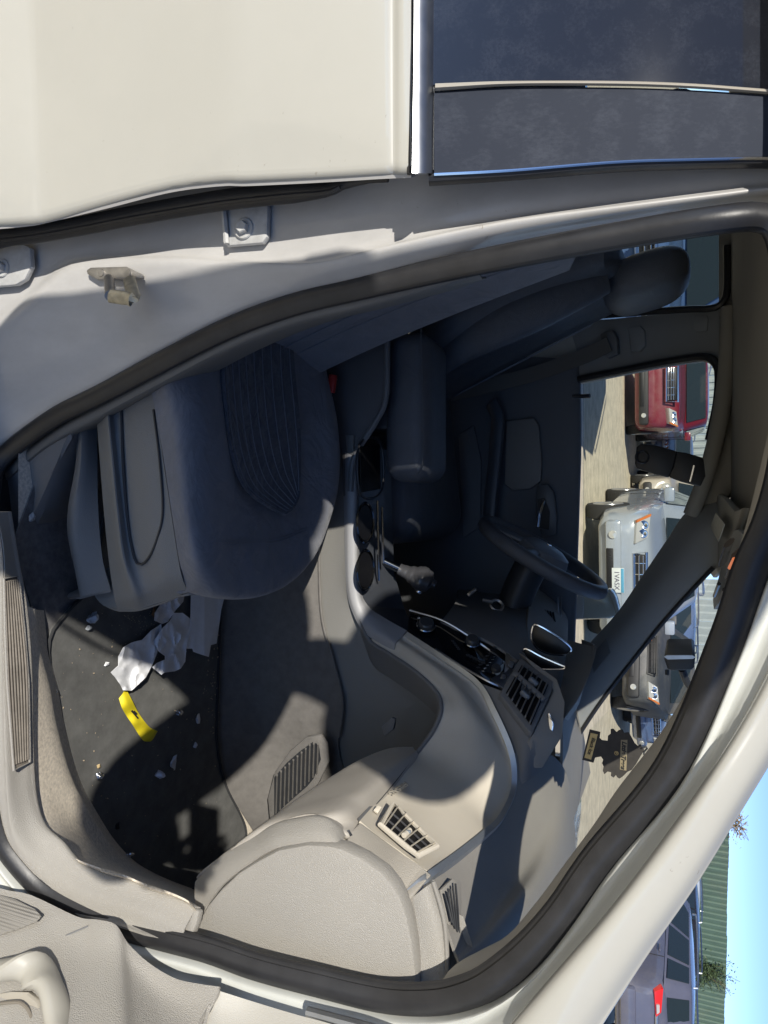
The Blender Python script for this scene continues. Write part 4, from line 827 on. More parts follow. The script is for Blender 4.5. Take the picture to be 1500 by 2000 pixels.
# far windscreen pillar
wp0 = F((1400, 980, .0), (1345, 1000, .0), (1300, 1062, .0), (1250, 1135, .0), (1205, 1200, .0), (1150, 1262, .0), (1118, 1300, .0))
wp1 = F((1420, 1080, -.05), (1388, 1108, -.05), (1345, 1150, -.06), (1290, 1212, -.065), (1240, 1275, -.07), (1170, 1365, -.075), (1112, 1450, -.08))
loft('far_windscreen_pillar', [[q + V((0, .03, 0)) for q in wp0], wp0, [a.lerp(b, .5) + V((-.02, -.03, 0)) for a, b in zip(wp0, wp1)], wp1, [q + V((.02, .03, .0)) for q in wp1]], pillart, car, n=40, sub=5, t=.004)
tube('window_rubber', [q + V((.006, .0, .004)) for q in F((1390, 1104, -.05), (1345, 1152, -.06), (1290, 1214, -.065), (1240, 1277, -.07), (1170, 1368, -.075), (1116, 1450, -.08))], .006, rubber, car, k=8)
plate('airbag_emblem', [q + V((-.004, -.006, 0)) for q in [a.lerp(b, f) + V((-.02, -.03, 0)) * 4 * f * (1 - f) for a, b, f in ((wp0[5], wp1[5], .3), (wp0[5], wp1[5], .62), (wp0[4].lerp(wp0[5], .5), wp1[4].lerp(wp1[5], .5), .62), (wp0[4].lerp(wp0[5], .5), wp1[4].lerp(wp1[5], .5), .3))]], .002, darktrim, car, bev=.0005)
# roof lining, outer roof
def roofz(x, y): return 1.412 - .16 * max(0, x - .05) ** 1.3
gx = [-2.0 + 2.24 * i / 30 for i in range(31)]
gyv = [.09 + 1.29 * j / 24 for j in range(25)]
bm = grid_bm([[V((x, y, roofz(x, y))) for x in gx] for y in gyv]); face_cam(bm, V((-.3, .7, .6))); thicken(bm, .006)
link('roof_lining', bm, headl, car, 'raw')
bm = grid_bm([[V((-2.1 + 2.36 * i / 30, .035 + 1.40 * j / 24, 1.415 + .05 * math.sin(max(0, j / 24) * math.pi) ** .7 - (.10 * max(0, -2.1 + 2.36 * i / 30) ** 1.6 * 3))) for i in range(31)] for j in range(25)]); face_cam(bm, V((0, .7, 5))); thicken(bm, .004)
link('roof', bm, paint, car, 'raw')
tube('roof_rail_trim', F((1425, 600, -.05), (1418, 735, -.05), (1400, 850, -.04), (1375, 940, -.03), (1350, 1005, -.02)), .022, headl, car, k=10)
plate('roof_side_rail', F((1404, 430), (1404, 590), (1405, 735), (1400, 800), (1384, 880), (1362, 960), (1342, 1004), (1400, 1010), (1460, 900), (1460, 430)), .02, headl, car, nrm=V((0, -1, 0)))
# sun visor, warning label, overhead lamp
def under(p, e, d=.012): return PZ(p, e, 1.392 - d * 1.1)
U = lambda *pts: [under(*q) for q in pts]
vis = plate('sun_visor', U((1402, 966), (1412, 972), (1434, 998), (1448, 992), (1440, 1020), (1425, 1062), (1408, 1110), (1392, 1128), (1378, 1108), (1372, 1075), (1385, 1010)), .014, mat('visor', (.30, .29, .26), .7), car, bev=.004)
plate('visor_label', U((1398, 1001, .0275), (1415, 1024, .0275), (1403, 1058, .0275), (1387, 1029, .0275)), .0012, mat('label_paper', (.50, .50, .45), .7, mott=.25, mscale=160), vis)
oc = plate('overhead_console', U((1432, 1036, .016), (1440, 1034, .016), (1456, 1048, .016), (1448, 1080, .016), (1430, 1120, .016), (1408, 1170, .016), (1394, 1190, .016), (1392, 1170, .016), (1405, 1120, .016), (1418, 1070, .016)), .012, pillart, car, bev=.003)
for a, b in (((1424, 1060), (1411, 1100)), ((1440, 1080), (1426, 1122))):
    p, q = under(*a, .03), under(*b, .03)
    tube('map_lamp', [p, p.lerp(q, .5), q], (.004, .010), mat("map_lamp_lens", (.10, .085, .075), .2, coat=.5), oc, k=10)
for a, b, in (((1434, 1092), (1425, 1109)),):
    p, q = under(*a, .036), under(*b, .036); tube('lamp_glint', [p, q], .0025, mat('amber_glint', (.8, .25, .10), .25, emit=(.9, .25, .1, .25)), oc, k=6, smoothp=False)  # orange glint on the lamp, put in as a faintly glowing bar
for a, b in (((1404, 1140), (1395, 1164)), ((1415, 1152), (1405, 1176))):
    p, q = under(*a, .029), under(*b, .029); tube('switch_grille', [p, q], .004, blacktrim, oc, k=6, smoothp=False)
# rear view mirror
mp = plate('rear_view_mirror', L((1296, 1284, .80), (1302, 1281, .80), (1352, 1281, .80), (1358, 1286, .80), (1356, 1304, .80), (1350, 1309, .80), (1312, 1310, .80), (1304, 1307, .80)), .22, blacktrim, car, nrm=V((0, -1, 0)), bev=.004)
plate('mirror_face', L((1297, 1283, .797), (1303, 1280, .797), (1352, 1280, .797), (1358, 1284, .797), (1353, 1287, .797), (1304, 1288, .797)), .006, satin, mp)
tube('mirror_stalk', L((1332, 1308, .90), (1340, 1330, .92), (1348, 1342, .93)), .008, blacktrim, mp, k=8)
tube('mirror_knob', L((1303, 1308, .82), (1303, 1318, .82)), .004, blacktrim, mp, k=8, smoothp=False)
# black hinged holder hanging from the roof lining
hg = plate('overhead_holder', L((1243, 873, .88), (1252, 866, .88), (1285, 870, .88), (1318, 880, .88), (1322, 884, .88), (1316, 912, .88), (1306, 932, .88), (1280, 926, .88), (1243, 914, .88), (1240, 905, .88)), .035, mat('holder_black', (.012, .012, .013), .5), car, bev=.004)
plate('holder_base', L((1318, 881, .885), (1340, 884, .885), (1374, 894, .885), (1378, 930, .885), (1368, 950, .885), (1330, 940, .885), (1306, 931, .885), (1312, 905, .885)), .04, mat('holder_black', (.012, .012, .013), .5), car, bev=.004)
link('holder_ring', lathe_bm([(.011, .0005), (.013, .003), (.0155, .0005)], 24, axis_mtx(PY(1254, 893, .877), (0, -1, .2))), blacktrim, hg)
tube('holder_trim', L((1356, 909, .881), (1352, 926, .881), (1348, 941, .881)), .0028, chrome, hg, k=6)
mh = plate('door_mirror', L((1108, 1182, 1.66), (1130, 1160, 1.66), (1165, 1158, 1.66), (1192, 1153, 1.66), (1201, 1172, 1.66), (1209, 1203, 1.66), (1190, 1209, 1.66), (1108, 1212, 1.66)), .12, paint, car, bev=.012)
tube('mirror_rim', L((1188, 1152, 1.655), (1196, 1165, 1.655), (1203, 1185, 1.655), (1208, 1204, 1.655)), .006, paint, mh, k=8)
plate('mirror_foot', L((1118, 1142, 1.60), (1150, 1138, 1.60), (1158, 1160, 1.60), (1118, 1165, 1.60)), .05, paint, mh, bev=.008)
# glass: windscreen, far side windows
Zb = 1.035
ws_b = [V((.66, .10, 1.03)), V((.83, .40, 1.03)), V((.88, .76, 1.03)), V((.83, 1.12, 1.03)), V((.66, 1.42, 1.03))]
ws_t = [V((.10, .13, 1.40)), V((.20, .40, 1.41)), V((.215, .76, 1.415)), V((.20, 1.07, 1.41)), V((.12, 1.34, 1.40))]
wsr = [ws_b, [a.lerp(b, .5) + V((.015, 0, .02)) for a, b in zip(ws_b, ws_t)], ws_t]
loft('windscreen', wsr, clearg, car, n=30, sub=8, t=0)
plate('far_front_window', [V((-.46, 1.52, 1.0)), V((.52, 1.52, 1.0)), V((.12, 1.375, 1.41)), V((-.46, 1.375, 1.41))], .003, clearg, car, nrm=V((0, -1, 0)))
plate('far_rear_window', [V((-1.35, 1.52, 1.0)), V((-.58, 1.52, 1.0)), V((-.58, 1.375, 1.41)), V((-1.25, 1.375, 1.41))], .003, clearg, car, nrm=V((0, -1, 0)))
# rest of the shell (out of the picture, keeps the cabin closed)
box('far_rear_door', (-1.15, 1.52, .64), (1.35, .05, .74), paint, car)
box('far_rear_pillar', (-1.7, 1.47, 1.2), (.55, .05, .42), paint, car)
box('rear_quarter', (-1.62, -.03, .66), (1.0, .05, .72), paint, car, bev=.012)
plate('quarter_window', [V((-1.15, -.015, 1.03)), V((-1.95, -.015, 1.03)), V((-1.85, .06, 1.38)), V((-1.15, .06, 1.38))], .01, MATS['privacy_glass'], car, nrm=V((0, -1, 0)))
box('tail', (-2.1, .75, .75), (.05, 1.6, 1.0), paint, car)
plate('rear_window', [V((-2.1, .2, 1.0)), V((-2.1, 1.35, 1.0)), V((-1.9, 1.25, 1.37)), V((-1.9, .3, 1.37))], .004, MATS['privacy_glass'], car, nrm=V((-1, 0, 0)))
box('underbody', (-.4, .75, .20), (3.6, 1.5, .06), blacktrim, car)
loft('bonnet', [[V((x, y, .86 + .14 * min(1, (1.75 - x) / .8) + .03 * math.sin((y) / 1.5 * 3.14))) for y in (.02, .4, .76, 1.1, 1.5)] for x in (.72, 1.0, 1.3, 1.6, 1.75)], paint, car, n=16, sub=4, at=V((1, .7, 5)))
box('front_end', (1.72, .76, .56), (.10, 1.45, .58), paint, car, bev=.04)
box('far_wing', (1.25, 1.52, .68), (.95, .04, .55), paint, car, bev=.01)
box('near_wing', (1.21, .0, .70), (1.02, .04, .56), paint, car, bev=.012)
def wheel_bm(c, r, w_):
    return lathe_bm([(r * .55, w_ / 2), (r * .95, w_ / 2), (r, w_ * .35), (r, -w_ * .35), (r * .95, -w_ / 2), (r * .55, -w_ / 2)], 28, axis_mtx(c, (0, 1, 0)))
for x, y in ((1.25, .10), (1.25, 1.42), (-1.45, .10), (-1.45, 1.42)): link('wheel', wheel_bm((x, y, .31), .31, .2), rubber, car)
# ================================================================== OUTSIDE: yard, fences, parked cars
def gz(n=1.0): pass
gravel = mat('gravel_ground', (.62, .555, .42), .95, bump='carpet', scale=9, strength=1.0, mott=.22, mscale=5, dust=.5, dcol=(.30, .28, .22), dscale=26)
bm = grid_bm([[V((-150 + 300 * i / 20, -150 + 300 * j / 20, 0)) for i in range(21)] for j in range(21)])
g_ = link('ground', bm, gravel); tag(g_, kind='structure')
# strip of darker worn track across the yard
tr = link('track', grid_bm([[V((-40 + 80 * i / 40, y + .12 * math.sin(i * 1.3 + j), .006)) for i in range(41)] for j, y in enumerate((4.6, 6.0, 7.4, 8.6))]), mat('worn_track', (.55, .48, .36), .95, bump='carpet', scale=14, strength=1.0, mott=.25, mscale=3)); tag(tr, kind='structure')
cgl = mat('car_glass', (.02, .03, .035), .04, spec=.8); lens = mat('lamp_lens_clear', (.55, .55, .52), .08, .3, coat=.6); redl = mat('lamp_red', (.55, .02, .02), .15, coat=.5, emit=(.6, .02, .02, .12))
amberl = mat('lamp_amber', (.55, .16, .04), .3); tyre = mat('tyre', (.02, .02, .02), .85); rimm = mat('rim', (.45, .45, .46), .3, .8); plastic = mat('bumper_black', (.022, .022, .023), .6)
def make_car(name, colr, loc, ang, Ln=4.5, W=1.78, H=1.48, label='', group=None, kind='estate', clear=.2, hood=.95, front=True, rust=0.0, bump_dark=False, grille='bars', plate_=None, gl=cgl, dull=False):
    root = empty(name, loc, ang); tag(root, label, 'car', group)
    pm = mat('paint_' + name + '_' + '_'.join('%.2f' % q for q in colr), colr, .55 if dull else .25, coat=0 if dull else .7, mott=.06, mscale=3, dust=.15 + rust, dcol=(.35, .32, .27), dscale=5)
    h = Ln / 2; w_ = W / 2
    belt = hood + .05
    # body shell: stations along the length (x, half width, z low, z top)
    if kind == 'pickup': S = [(h, .74, .40, .72), (h - .10, .93, .34, hood - .08), (h - .5, .99, .32, hood), (h - 1.25, 1.0, .32, belt), (-.2, 1.0, .32, belt), (-.25, 1.0, .32, belt - .05), (-h + .1, .98, .36, belt - .05), (-h, .95, .42, belt - .10)]
    else: S = [(h, .70, .36, .62), (h - .07, .86, .28, .74), (h - .18, .94, .24, hood - .12), (h - .55, .985, .22, hood - .04), (h - 1.15, 1.0, .22, belt), (0, 1.0, .22, belt + .01), (-h + .6, .985, .22, belt + .02), (-h + .12, .92, .26, belt), (-h, .82, .34, belt - .18)]
    g = []
    for x, ws, zl, zt in S:
        a = w_ * ws; ring = []
        for y, z in ((-a * .80, zl), (-a * .97, zl + .08), (-a, zl + (zt - zl) * .5), (-a * .985, zt - .08), (-a * .90, zt - .01), (-a * .5, zt + .025), (0, zt + .035), (a * .5, zt + .025), (a * .90, zt - .01), (a * .985, zt - .08), (a, zl + (zt - zl) * .5), (a * .97, zl + .08), (a * .80, zl)):
            ring.append(V((x, y, z)))
        g.append(ring)
    g2 = loft_pts(g, 40, 4, True); bm = grid_bm(g2, closed_u=True)
    for e in (0, -1):
        vs_ = [bm.verts.new(p) for p in g2[e]]
        try: bm.faces.new(vs_)
        except ValueError: pass
    bmesh.ops.remove_doubles(bm, verts=bm.verts, dist=.001)
    link('body', bm, pm, root, True, 35)
    # cabin
    if kind == 'pickup': base = (h - 1.20, -.15); top = (h - 1.85, -.05)
    elif kind == 'sedan': base = (h - 1.15, -h + .55); top = (h - 1.95, -h + 1.15)
    elif kind == 'suv': base = (h - 1.10, -h + .12); top = (h - 1.75, -h + .40)
    else: base = (h - 1.10, -h + .14); top = (h - 1.95, -h + .55)
    def cab(zf, inn, off=0.0):
        zz = belt - .02 + (H - belt - .02) * zf; xf_ = base[0] + (top[0] - base[0]) * zf; xb_ = base[1] + (top[1] - base[1]) * zf
        return xf_ + off, xb_ - off, w_ * (.955 - .19 * zf) + off - inn, zz
    rr = []
    for zf in (0, .35, .7, .93, 1.0):
        xa, xb_, yy, zz = cab(zf, 0); r_ = .10
        if zf == 1.0: xa -= .12; xb_ += .08; yy -= .12
        rr.append([V((xa, -yy + r_, zz)), V((xa + .05, 0, zz)), V((xa, yy - r_, zz)), V((xa - r_, yy, zz)), V(((xa + xb_) / 2, yy + .02, zz)), V((xb_ + r_, yy, zz)), V((xb_, yy - r_, zz)), V((xb_ - .03, 0, zz)), V((xb_, -yy + r_, zz)), V((xb_ + r_, -yy, zz)), V(((xa + xb_) / 2, -yy - .02, zz)), V((xa - r_, -yy, zz))])
    rr.append([q.lerp(V(((top[0] + top[1]) / 2, 0, H)), .45) + V((0, 0, .02)) for q in rr[-1]])
    rr.append([q.lerp(V(((top[0] + top[1]) / 2, 0, H + .025)), .8) for q in rr[-1]])
    bm = grid_bm(rr, closed_u=True); bm.faces.new([v for v in bm.verts[-12:]] if False else [bm.verts[i] for i in range(len(bm.verts) - 12, len(bm.verts))]) if bm.verts.ensure_lookup_table() is None else None
    link('roof', bm, pm, root, True, 50)
    def pane(nm, q4_, m=gl, par=root, t=.01):
        c_ = sum(q4_, Vector()) / len(q4_); n_ = (q4_[1] - q4_[0]).cross(q4_[2] - q4_[0]).normalized()
        if n_.dot(c_ - V((0, 0, .9))) < 0: n_ = -n_
        return plate(nm, [p + n_ * .012 for p in q4_], t, m, par, nrm=n_, bev=0)
    lo, hi = .10, .88
    a0, b0, y0, z0 = cab(lo, 0); a1, b1, y1, z1 = cab(hi, 0)
    pane('windscreen', [V((a0 + .03, -y0 + .16, z0)), V((a0 + .07, 0, z0)), V((a0 + .03, y0 - .16, z0)), V((a1 + .03, y1 - .14, z1)), V((a1 + .06, 0, z1)), V((a1 + .03, -y1 + .14, z1))])
    pane('rear_window', [V((b0 - .005, -y0 + .18, z0)), V((b0 - .005, y0 - .18, z0)), V((b1 - .005, y1 - .16, z1)), V((b1 - .005, -y1 + .16, z1))])
    L0, L1 = a0 - b0, a1 - b1
    cuts = [(.16, .48), (.51, .77), (.80, .95)] if kind in ('estate', 'suv') else ([(.16, .52), (.55, .88)] if kind == 'sedan' else [(.25, .85)])
    for s in (-1, 1):
        for u0, u1 in cuts:
            f = lambda u, t_: V((a0 - L0 * u, s * (y0 + .012), z0)) if t_ == 0 else V((a1 - L1 * u, s * (y1 + .012), z1))
            uu = max(.04, u0 - (.02 if u0 < .3 else 0))
            pane('side_window', [f(u0 - (.10 if u0 < .3 else 0), 0), f(u1, 0), f(u1, 1), f(u0 + (.03 if u0 < .3 else 0), 1)])
    R_ = .33 if kind in ('suv', 'pickup') else .30
    for x in (h - .85, -h + .85):
        for s in (-1, 1):
            mt = axis_mtx((x, s * (w_ - .10), R_), (0, s, 0))
            t_ = link('wheel', lathe_bm([(.02, -.1), (R_ * .7, -.1), (R_, -.07), (R_, .08), (R_ * .93, .112), (R_ * .70, .112), (R_ * .66, .09)], 24, mt), tyre, root)
            link('rim', lathe_bm([(0, .118), (R_ * .18, .12), (R_ * .3, .105), (R_ * .60, .112), (R_ * .68, .118), (R_ * .70, .10)], 20, mt), rimm, t_)
            if bump_dark: link('wheel_arch', tube_bm([V((x + (R_ + .05) * math.cos(t * math.pi / 12), s * (w_ - .01), R_ + (R_ + .05) * math.sin(t * math.pi / 12))) for t in range(13)], .02, 8), plastic if bump_dark else pm, root)
        tag
    # front: lamps, grille, bumper, plate
    xf_ = h
    for s in (-1, 1):
        if grille == 'round':
            link('headlight', lathe_bm([(0, .05), (.08, .04), (.11, .01), (.12, -.06)], 20, axis_mtx((xf_ - .10, s * w_ * .68, hood - .20), (1, 0, .05))), lens, root)
        else:
            q = [V((xf_ - .10, s * w_ * .52, hood - .28)), V((xf_ - .13, s * w_ * .86, hood - .26)), V((xf_ - .30, s * w_ * .93, hood - .10)), V((xf_ - .20, s * w_ * .60, hood - .13))]
            hl = plate('headlight', [p + V((.11, 0, .02)) for p in q], .14, lens, root, nrm=V((1, 0, .3)), bev=.012)
            for kk, ff in enumerate((.30, .66)):
                bc = q[0].lerp(q[1], ff).lerp(q[3].lerp(q[2], ff), .5) + V((.108, 0, .022))
                link('lamp_bowl', lathe_bm([(.0, -.004), (.030, .002), (.052, .012), (.058, .012), (.060, 0)], 18, axis_mtx(bc, (1, 0, .25))), chrome, hl)
            plate('indicator', [p + V((.118, 0, .022)) for p in (q[1].lerp(q[0], .0), q[1].lerp(q[0], .10), q[2].lerp(q[3], .10), q[2])], .03, amberl, hl, nrm=V((1, 0, .3)))
        link('fog_lamp', lathe_bm([(0, .02), (.05, .015), (.06, -.05)], 16, axis_mtx((xf_ + .055, s * w_ * .66, .44), (1, 0, 0))), lens, root)
        # mirrors
        link('door_mirror', box_bm((base[0] - .35, s * (w_ + .08), belt + .06), (.12, .20, .14), None, .03), pm, root)
        # rear lamps
        tl = plate('tail_light', [V((-h - .03, s * w_ * .46, belt - .13)), V((-h - .01, s * w_ * .90, belt - .15)), V((-h + .05, s * w_ * .95, belt - .02)), V((-h - .01, s * w_ * .56, belt - .05))], .14, redl, root, nrm=V((-1, 0, .1)), bev=.01)
        plate('reverse_lamp', [V((-h - .05, s * w_ * .54, belt - .115)), V((-h - .04, s * w_ * .70, belt - .12)), V((-h - .03, s * w_ * .70, belt - .075)), V((-h - .04, s * w_ * .58, belt - .075))], .03, lens, tl, nrm=V((-1, 0, .1)))
        plate('reflector', [V((-h - .035, s * w_ * .60, .42)), V((-h - .02, s * w_ * .86, .42)), V((-h - .02, s * w_ * .86, .48)), V((-h - .035, s * w_ * .60, .48))], .02, redl, root, nrm=V((-1, 0, 0)))
        tube('roof_bar', [V((top[0] - .25, s * (w_ * .70), H - .02)), V((top[0] - .4, s * w_ * .71, H + .045)), V((top[1] + .3, s * w_ * .71, H + .045)), V((top[1] + .15, s * w_ * .70, H - .02))], .018, satin, root, k=8)
        for k, u in enumerate((.45, .75)):
            link('door_handle', box_bm((base[0] - (base[0] - base[1]) * u, s * (w_ + .015), belt - .10), (.16, .03, .03), None, .008), pm, root)
            tube('door_gap', [V((base[0] - (base[0] - base[1]) * (u + .06), s * (w_ + .002), z_)) for z_ in (.30, .6, belt - .03)], .006, plastic, root, k=4, smoothp=False)
    link('bumper', box_bm((xf_ - .03, 0, .44), (.16, W * .86, .20), None, .05), plastic if bump_dark else pm, root)
    link('bumper', box_bm((-h + .02, 0, .46), (.14, W * .88, .24), None, .05), plastic if bump_dark else pm, root)
    link('lower_intake', box_bm((xf_ + .045, 0, .40), (.03, W * .46, .09), None, .01), MATS['well_black'], root)
    link('tailgate_trim', box_bm((-h - .01, 0, belt - .12), (.03, W * .5, .05), None, .01), satin, root)
    gz_ = hood - .22
    gr = link('grille', box_bm((xf_ - .045, 0, gz_), (.06, W * .36, .17 if grille != 'chrome' else .26), None, .02), MATS['well_black'], root)
    fm = plastic if dull else chrome
    for k in range(3): link('grille_bar', box_bm((xf_ - .012, 0, gz_ - .05 + k * .05), (.02, W * .35, .012), None, .003), fm, gr)
    for k in range(4): link('grille_bar', box_bm((xf_ - .012, W * (-.12 + .08 * k), gz_), (.02, .012, .15), None, .003), fm, gr)
    hh = .09 if grille != 'chrome' else .14
    tube('grille_frame', [V((xf_ - .01, -W * .19, gz_ - hh * .7)), V((xf_ - .01, W * .19, gz_ - hh * .7)), V((xf_ - .01, W * .20, gz_ + hh)), V((xf_ - .01, -W * .20, gz_ + hh))], .018 if grille != 'chrome' else .03, fm, gr, closed=True, k=6, smoothp=False)
    if plate_:
        for sx, x in ((1, xf_ + .07), (-1, -h - .06)):
            pl = link('number_plate', box_bm((x, 0, .50 if sx > 0 else .62), (.012, .32, .15), None, .004), mat('plate_white', (.62, .66, .66), .4), root)
            link('plate_band', box_bm((x + sx * .008, 0, (.50 if sx > 0 else .62) + .055), (.004, .31, .035), None, .001), mat('plate_blue', (.10, .33, .50), .4), pl)
            text('plate_text', plate_, (x + sx * .009, 0, (.50 if sx > 0 else .62) - .015), (0, sx, 0), (0, 0, 1), .085, mat('plate_ink', (.08, .07, .12), .5), pl, .001)
    return root
def at(py, px, d):  # ground place under the direction of a picture point, d metres away
    r_ = ray(px, py); h_ = math.hypot(r_.x, r_.y); return (CAM.x + r_.x / h_ * d, CAM.y + r_.y / h_ * d, 0)
def facing(loc, off=0.0): return math.atan2(CY - loc[1], 0 - loc[0]) + R(off)
G = 'parked cars beyond the far side of the white car'
p = at(775, 1300, 19.5); make_car('parked_car', (.16, .012, .022), p, facing(p, -6), 5.2, 2.0, 1.82, 'dark red truck with a big chrome framed grille, seen through the driver’s window', G, 'suv', hood=1.22, bump_dark=True, grille='chrome')
p = at(1080, 1250, 11.8); make_car('parked_car', (.30, .34, .39), p, facing(p, 9), 4.4, 1.78, 1.50, 'silver blue estate car with barred grille and number plate, beyond the steering wheel', G, 'estate', hood=.97, plate_='1VASX')
p = at(985, 1290, 20.5); make_car('parked_car', (.42, .38, .32), p, facing(p, 5), 4.4, 1.7, 1.55, 'tan and silver car with pale round headlights between the red truck and silver estate', G, 'suv', hood=1.05, grille='round', bump_dark=True)
p = at(880, 1320, 24.0); make_car('parked_car', (.10, .12, .17), p, facing(p, -20), 4.4, 1.7, 1.5, 'dark blue car half hidden behind the black holder hanging from the roof', G, 'sedan')
p = at(1262, 1320, 17.5); make_car('parked_car', (.10, .15, .28), p, facing(p, 50), 4.3, 1.72, 1.50, 'deep blue hatchback seen through the windscreen beside the far pillar', G, 'estate')
p = at(1318, 1310, 16.0); make_car('parked_car', (.045, .05, .056), p, facing(p, -8), 4.5, 1.78, 1.46, 'black dusty car with bright lamps behind the hanging air freshener', G, 'sedan', rust=.1, bump_dark=True, dull=True)
p = at(425, 1300, 9.0); make_car('parked_car', (.07, .13, .26), p, facing(p, 12), 4.6, 1.9, 1.95, 'bright blue car behind the driver’s head restraint', G, 'suv', hood=1.2)
H2 = 'parked cars by the green wall'
p = (8.1, 13.3, 0); make_car('parked_car', (.10, .105, .15), p, R(93), 4.6, 1.80, 1.43, 'dark grey estate car seen from behind, with red tail light and roof bars', H2, 'suv', plate_='DXV', bump_dark=False)
p = (10.2, 19.3, 0); make_car('parked_car', (.02, .02, .024), p, R(95), 4.4, 1.8, 1.60, 'black car with white sticker on its rear window, beyond the dark grey estate', H2, 'suv')
p = (11.3, 24.5, 0); make_car('parked_car', (.40, .45, .52), p, R(96), 4.6, 1.8, 1.72, 'pale silver minivan farthest along the green wall', H2, 'suv')
# white lettering sticker on the black car is added with its window below
# ---- ribbed walls
def ribbed(name, a, b, h_, m, label, pitch=.30, z0=0.0, frame=True, cat='wall'):
    a, b = V(a), V(b); d = (b - a); ln = d.length; u = d / ln; n_ = V((u.y, -u.x, 0))
    if n_.dot(V((0, CY, 0)) - a) < 0: n_ = -n_
    root = empty(name, a, 0); WROOT.add(root.name); tag(root, label, cat)
    k = int(ln / pitch); per_ = 120
    prof_ = [(0, 0), (.35, 0), (.45, .045), (.85, .045), (.95, 0)]
    # each sheet is about a metre wide
    ns = max(1, int(ln / 1.05)); 
    for s in range(min(ns, 60)):
        bm = bmesh.new(); x0 = s * ln / ns; x1 = (s + 1) * ln / ns; kk = max(2, int((x1 - x0) / pitch)); pts = []
        for i in range(kk):
            for f, dd in prof_: pts.append((x0 + (x1 - x0) * (i + f) / kk, dd))
        pts.append((x1 - .004, 0))
        jit = random.uniform(-.02, .02)
        bm = grid_bm([[a + u * x + n_ * dd + V((0, 0, z)) for x, dd in pts] for z in (z0, h_ + jit)])
        link('wall_sheet', bm, m, root, True, 20)
    for z in (z0 + .35, (z0 + h_) * .55, h_ - .18):
        link('wall_rail', box_bm(a.lerp(b, .5) - n_ * .05 + V((0, 0, z)), (ln, .06, .09), Matrix.Rotation(math.atan2(u.y, u.x), 3, 'Z')), m, root)
    return root
greenm = mat('green_sheet', (.075, .125, .095), .5, mott=.12, mscale=2, dust=.2, dcol=(.20, .19, .14), dscale=1.5)
random.seed(4)
wa, wb = at(1540, 1350, 27.0), at(2240, 1350, 42.0)
ribbed('green_wall', wa, wb, 2.62, greenm, 'dark green ribbed metal wall behind the parked cars, plants on it', .26)
greym = mat('grey_sheet', (.34, .38, .38), .45, .2, mott=.1, mscale=3)
ribbed('grey_wall', at(620, 1350, 30), at(1010, 1350, 31), 2.5, greym, 'pale grey ribbed metal wall behind the red truck and tan car', .25)
ribbed('grey_wall', at(1130, 1350, 27), at(1420, 1350, 22), 2.6, greym, 'pale grey ribbed metal wall seen through the upper windscreen', .32)
# ---- plants on and above the green wall
def plant(name, c, rx, rz, n, m, label, seed, dense=1.0):
    random.seed(seed); root = empty(name, (c[0], c[1], c[2] - rz)); WROOT.add(root.name); tag(root, label, 'plant')
    bm = bmesh.new(); c = V(c)
    for i in range(n):
        d = V((random.gauss(0, .33), random.gauss(0, .2), random.gauss(0, .33)))
        p = c + V((d.x * rx, d.y * rx, d.z * rz)); s = random.uniform(.03, .075)
        ax_ = V((random.uniform(-1, 1), random.uniform(-1, 1), random.uniform(-.4, 1))).normalized(); b_ = ax_.orthogonal().normalized()
        q = [p, p + ax_ * s + b_ * s * .4, p + ax_ * s * 2, p + ax_ * s - b_ * s * .4]
        bm.faces.new([bm.verts.new(x) for x in q])
    link('leaves', bm, m, root, False)
    bm = bmesh.new()
    for i in range(10):
        q = c + V((random.uniform(-1, 1) * rx, random.uniform(-.3, .3) * rx, random.uniform(.3, 1.1) * rz))
        tube_bm(cr([c + V((0, 0, -rz)), c.lerp(q, .5) + V((random.uniform(-.1, .1), 0, 0)), q], 6), .008, 4, bm=bm)
    link('stem', bm, mat('stem', (.12, .10, .05), .9), root)
    return root
leafm = mat('ivy_leaf', (.055, .085, .035), .6, mott=.4, mscale=8); drym = mat('dry_leaf', (.30, .22, .12), .8, mott=.3, mscale=9)
A0, A1 = V(wa), V(wb)
def onwall(py, z, f=.06):
    r_ = ray(1350, py); n2 = V((A1.y - A0.y, A0.x - A1.x, 0)); t = (A0 - CAM).dot(n2) / r_.dot(n2); q = CAM + r_ * t; q.z = z
    return q - (q - V((0, CY, q.z))).normalized() * .15
q = onwall(1885, 2.0); plant('climbing_plant', q, .85, 1.0, 1500, leafm, 'green climbing plant growing up the green wall above the dark grey estate', 3)
q = onwall(1908, 1.45); plant('climbing_plant', q, .5, .55, 300, leafm, 'thin low sprig of climbing plant beside the roof bars of the dark grey estate', 4)
q = onwall(1597, 2.8); plant('dry_shrub', q, .6, .35, 300, drym, 'dry brown shrub poking over the far end of the green wall', 6)
# ================================================================== open front door (its trimmed inner face)
dr = [L((-140, 1690, -.10), (-140, 1850, -.16), (-140, 2180, -.25)), L((0, 1735, -.075), (0, 1860, -.13), (0, 2160, -.245)), L((60, 1748, -.068), (65, 1870, -.122), (70, 2150, -.24)),
      L((150, 1790, -.062), (155, 1890, -.108), (160, 2140, -.225)), L((190, 1796, -.062), (196, 1895, -.105), (205, 2140, -.22)), L((226, 1806, -.060), (235, 1900, -.10), (245, 2140, -.215)),
      L((250, 1842, -.062), (260, 1925, -.096), (275, 2140, -.20)), L((290, 1880, -.064), (305, 1960, -.094), (320, 2140, -.185)), L((340, 1910, -.066), (352, 1980, -.092), (360, 2140, -.17)), L((385, 1921, -.066), (390, 1985, -.088), (390, 2130, -.15)), L((428, 1927, -.064), (422, 1950, -.072), (385, 2010, -.095))]
fd = loft('front_door', dr, greytrim, car, n=40, sub=4, t=.004, sharp=70)
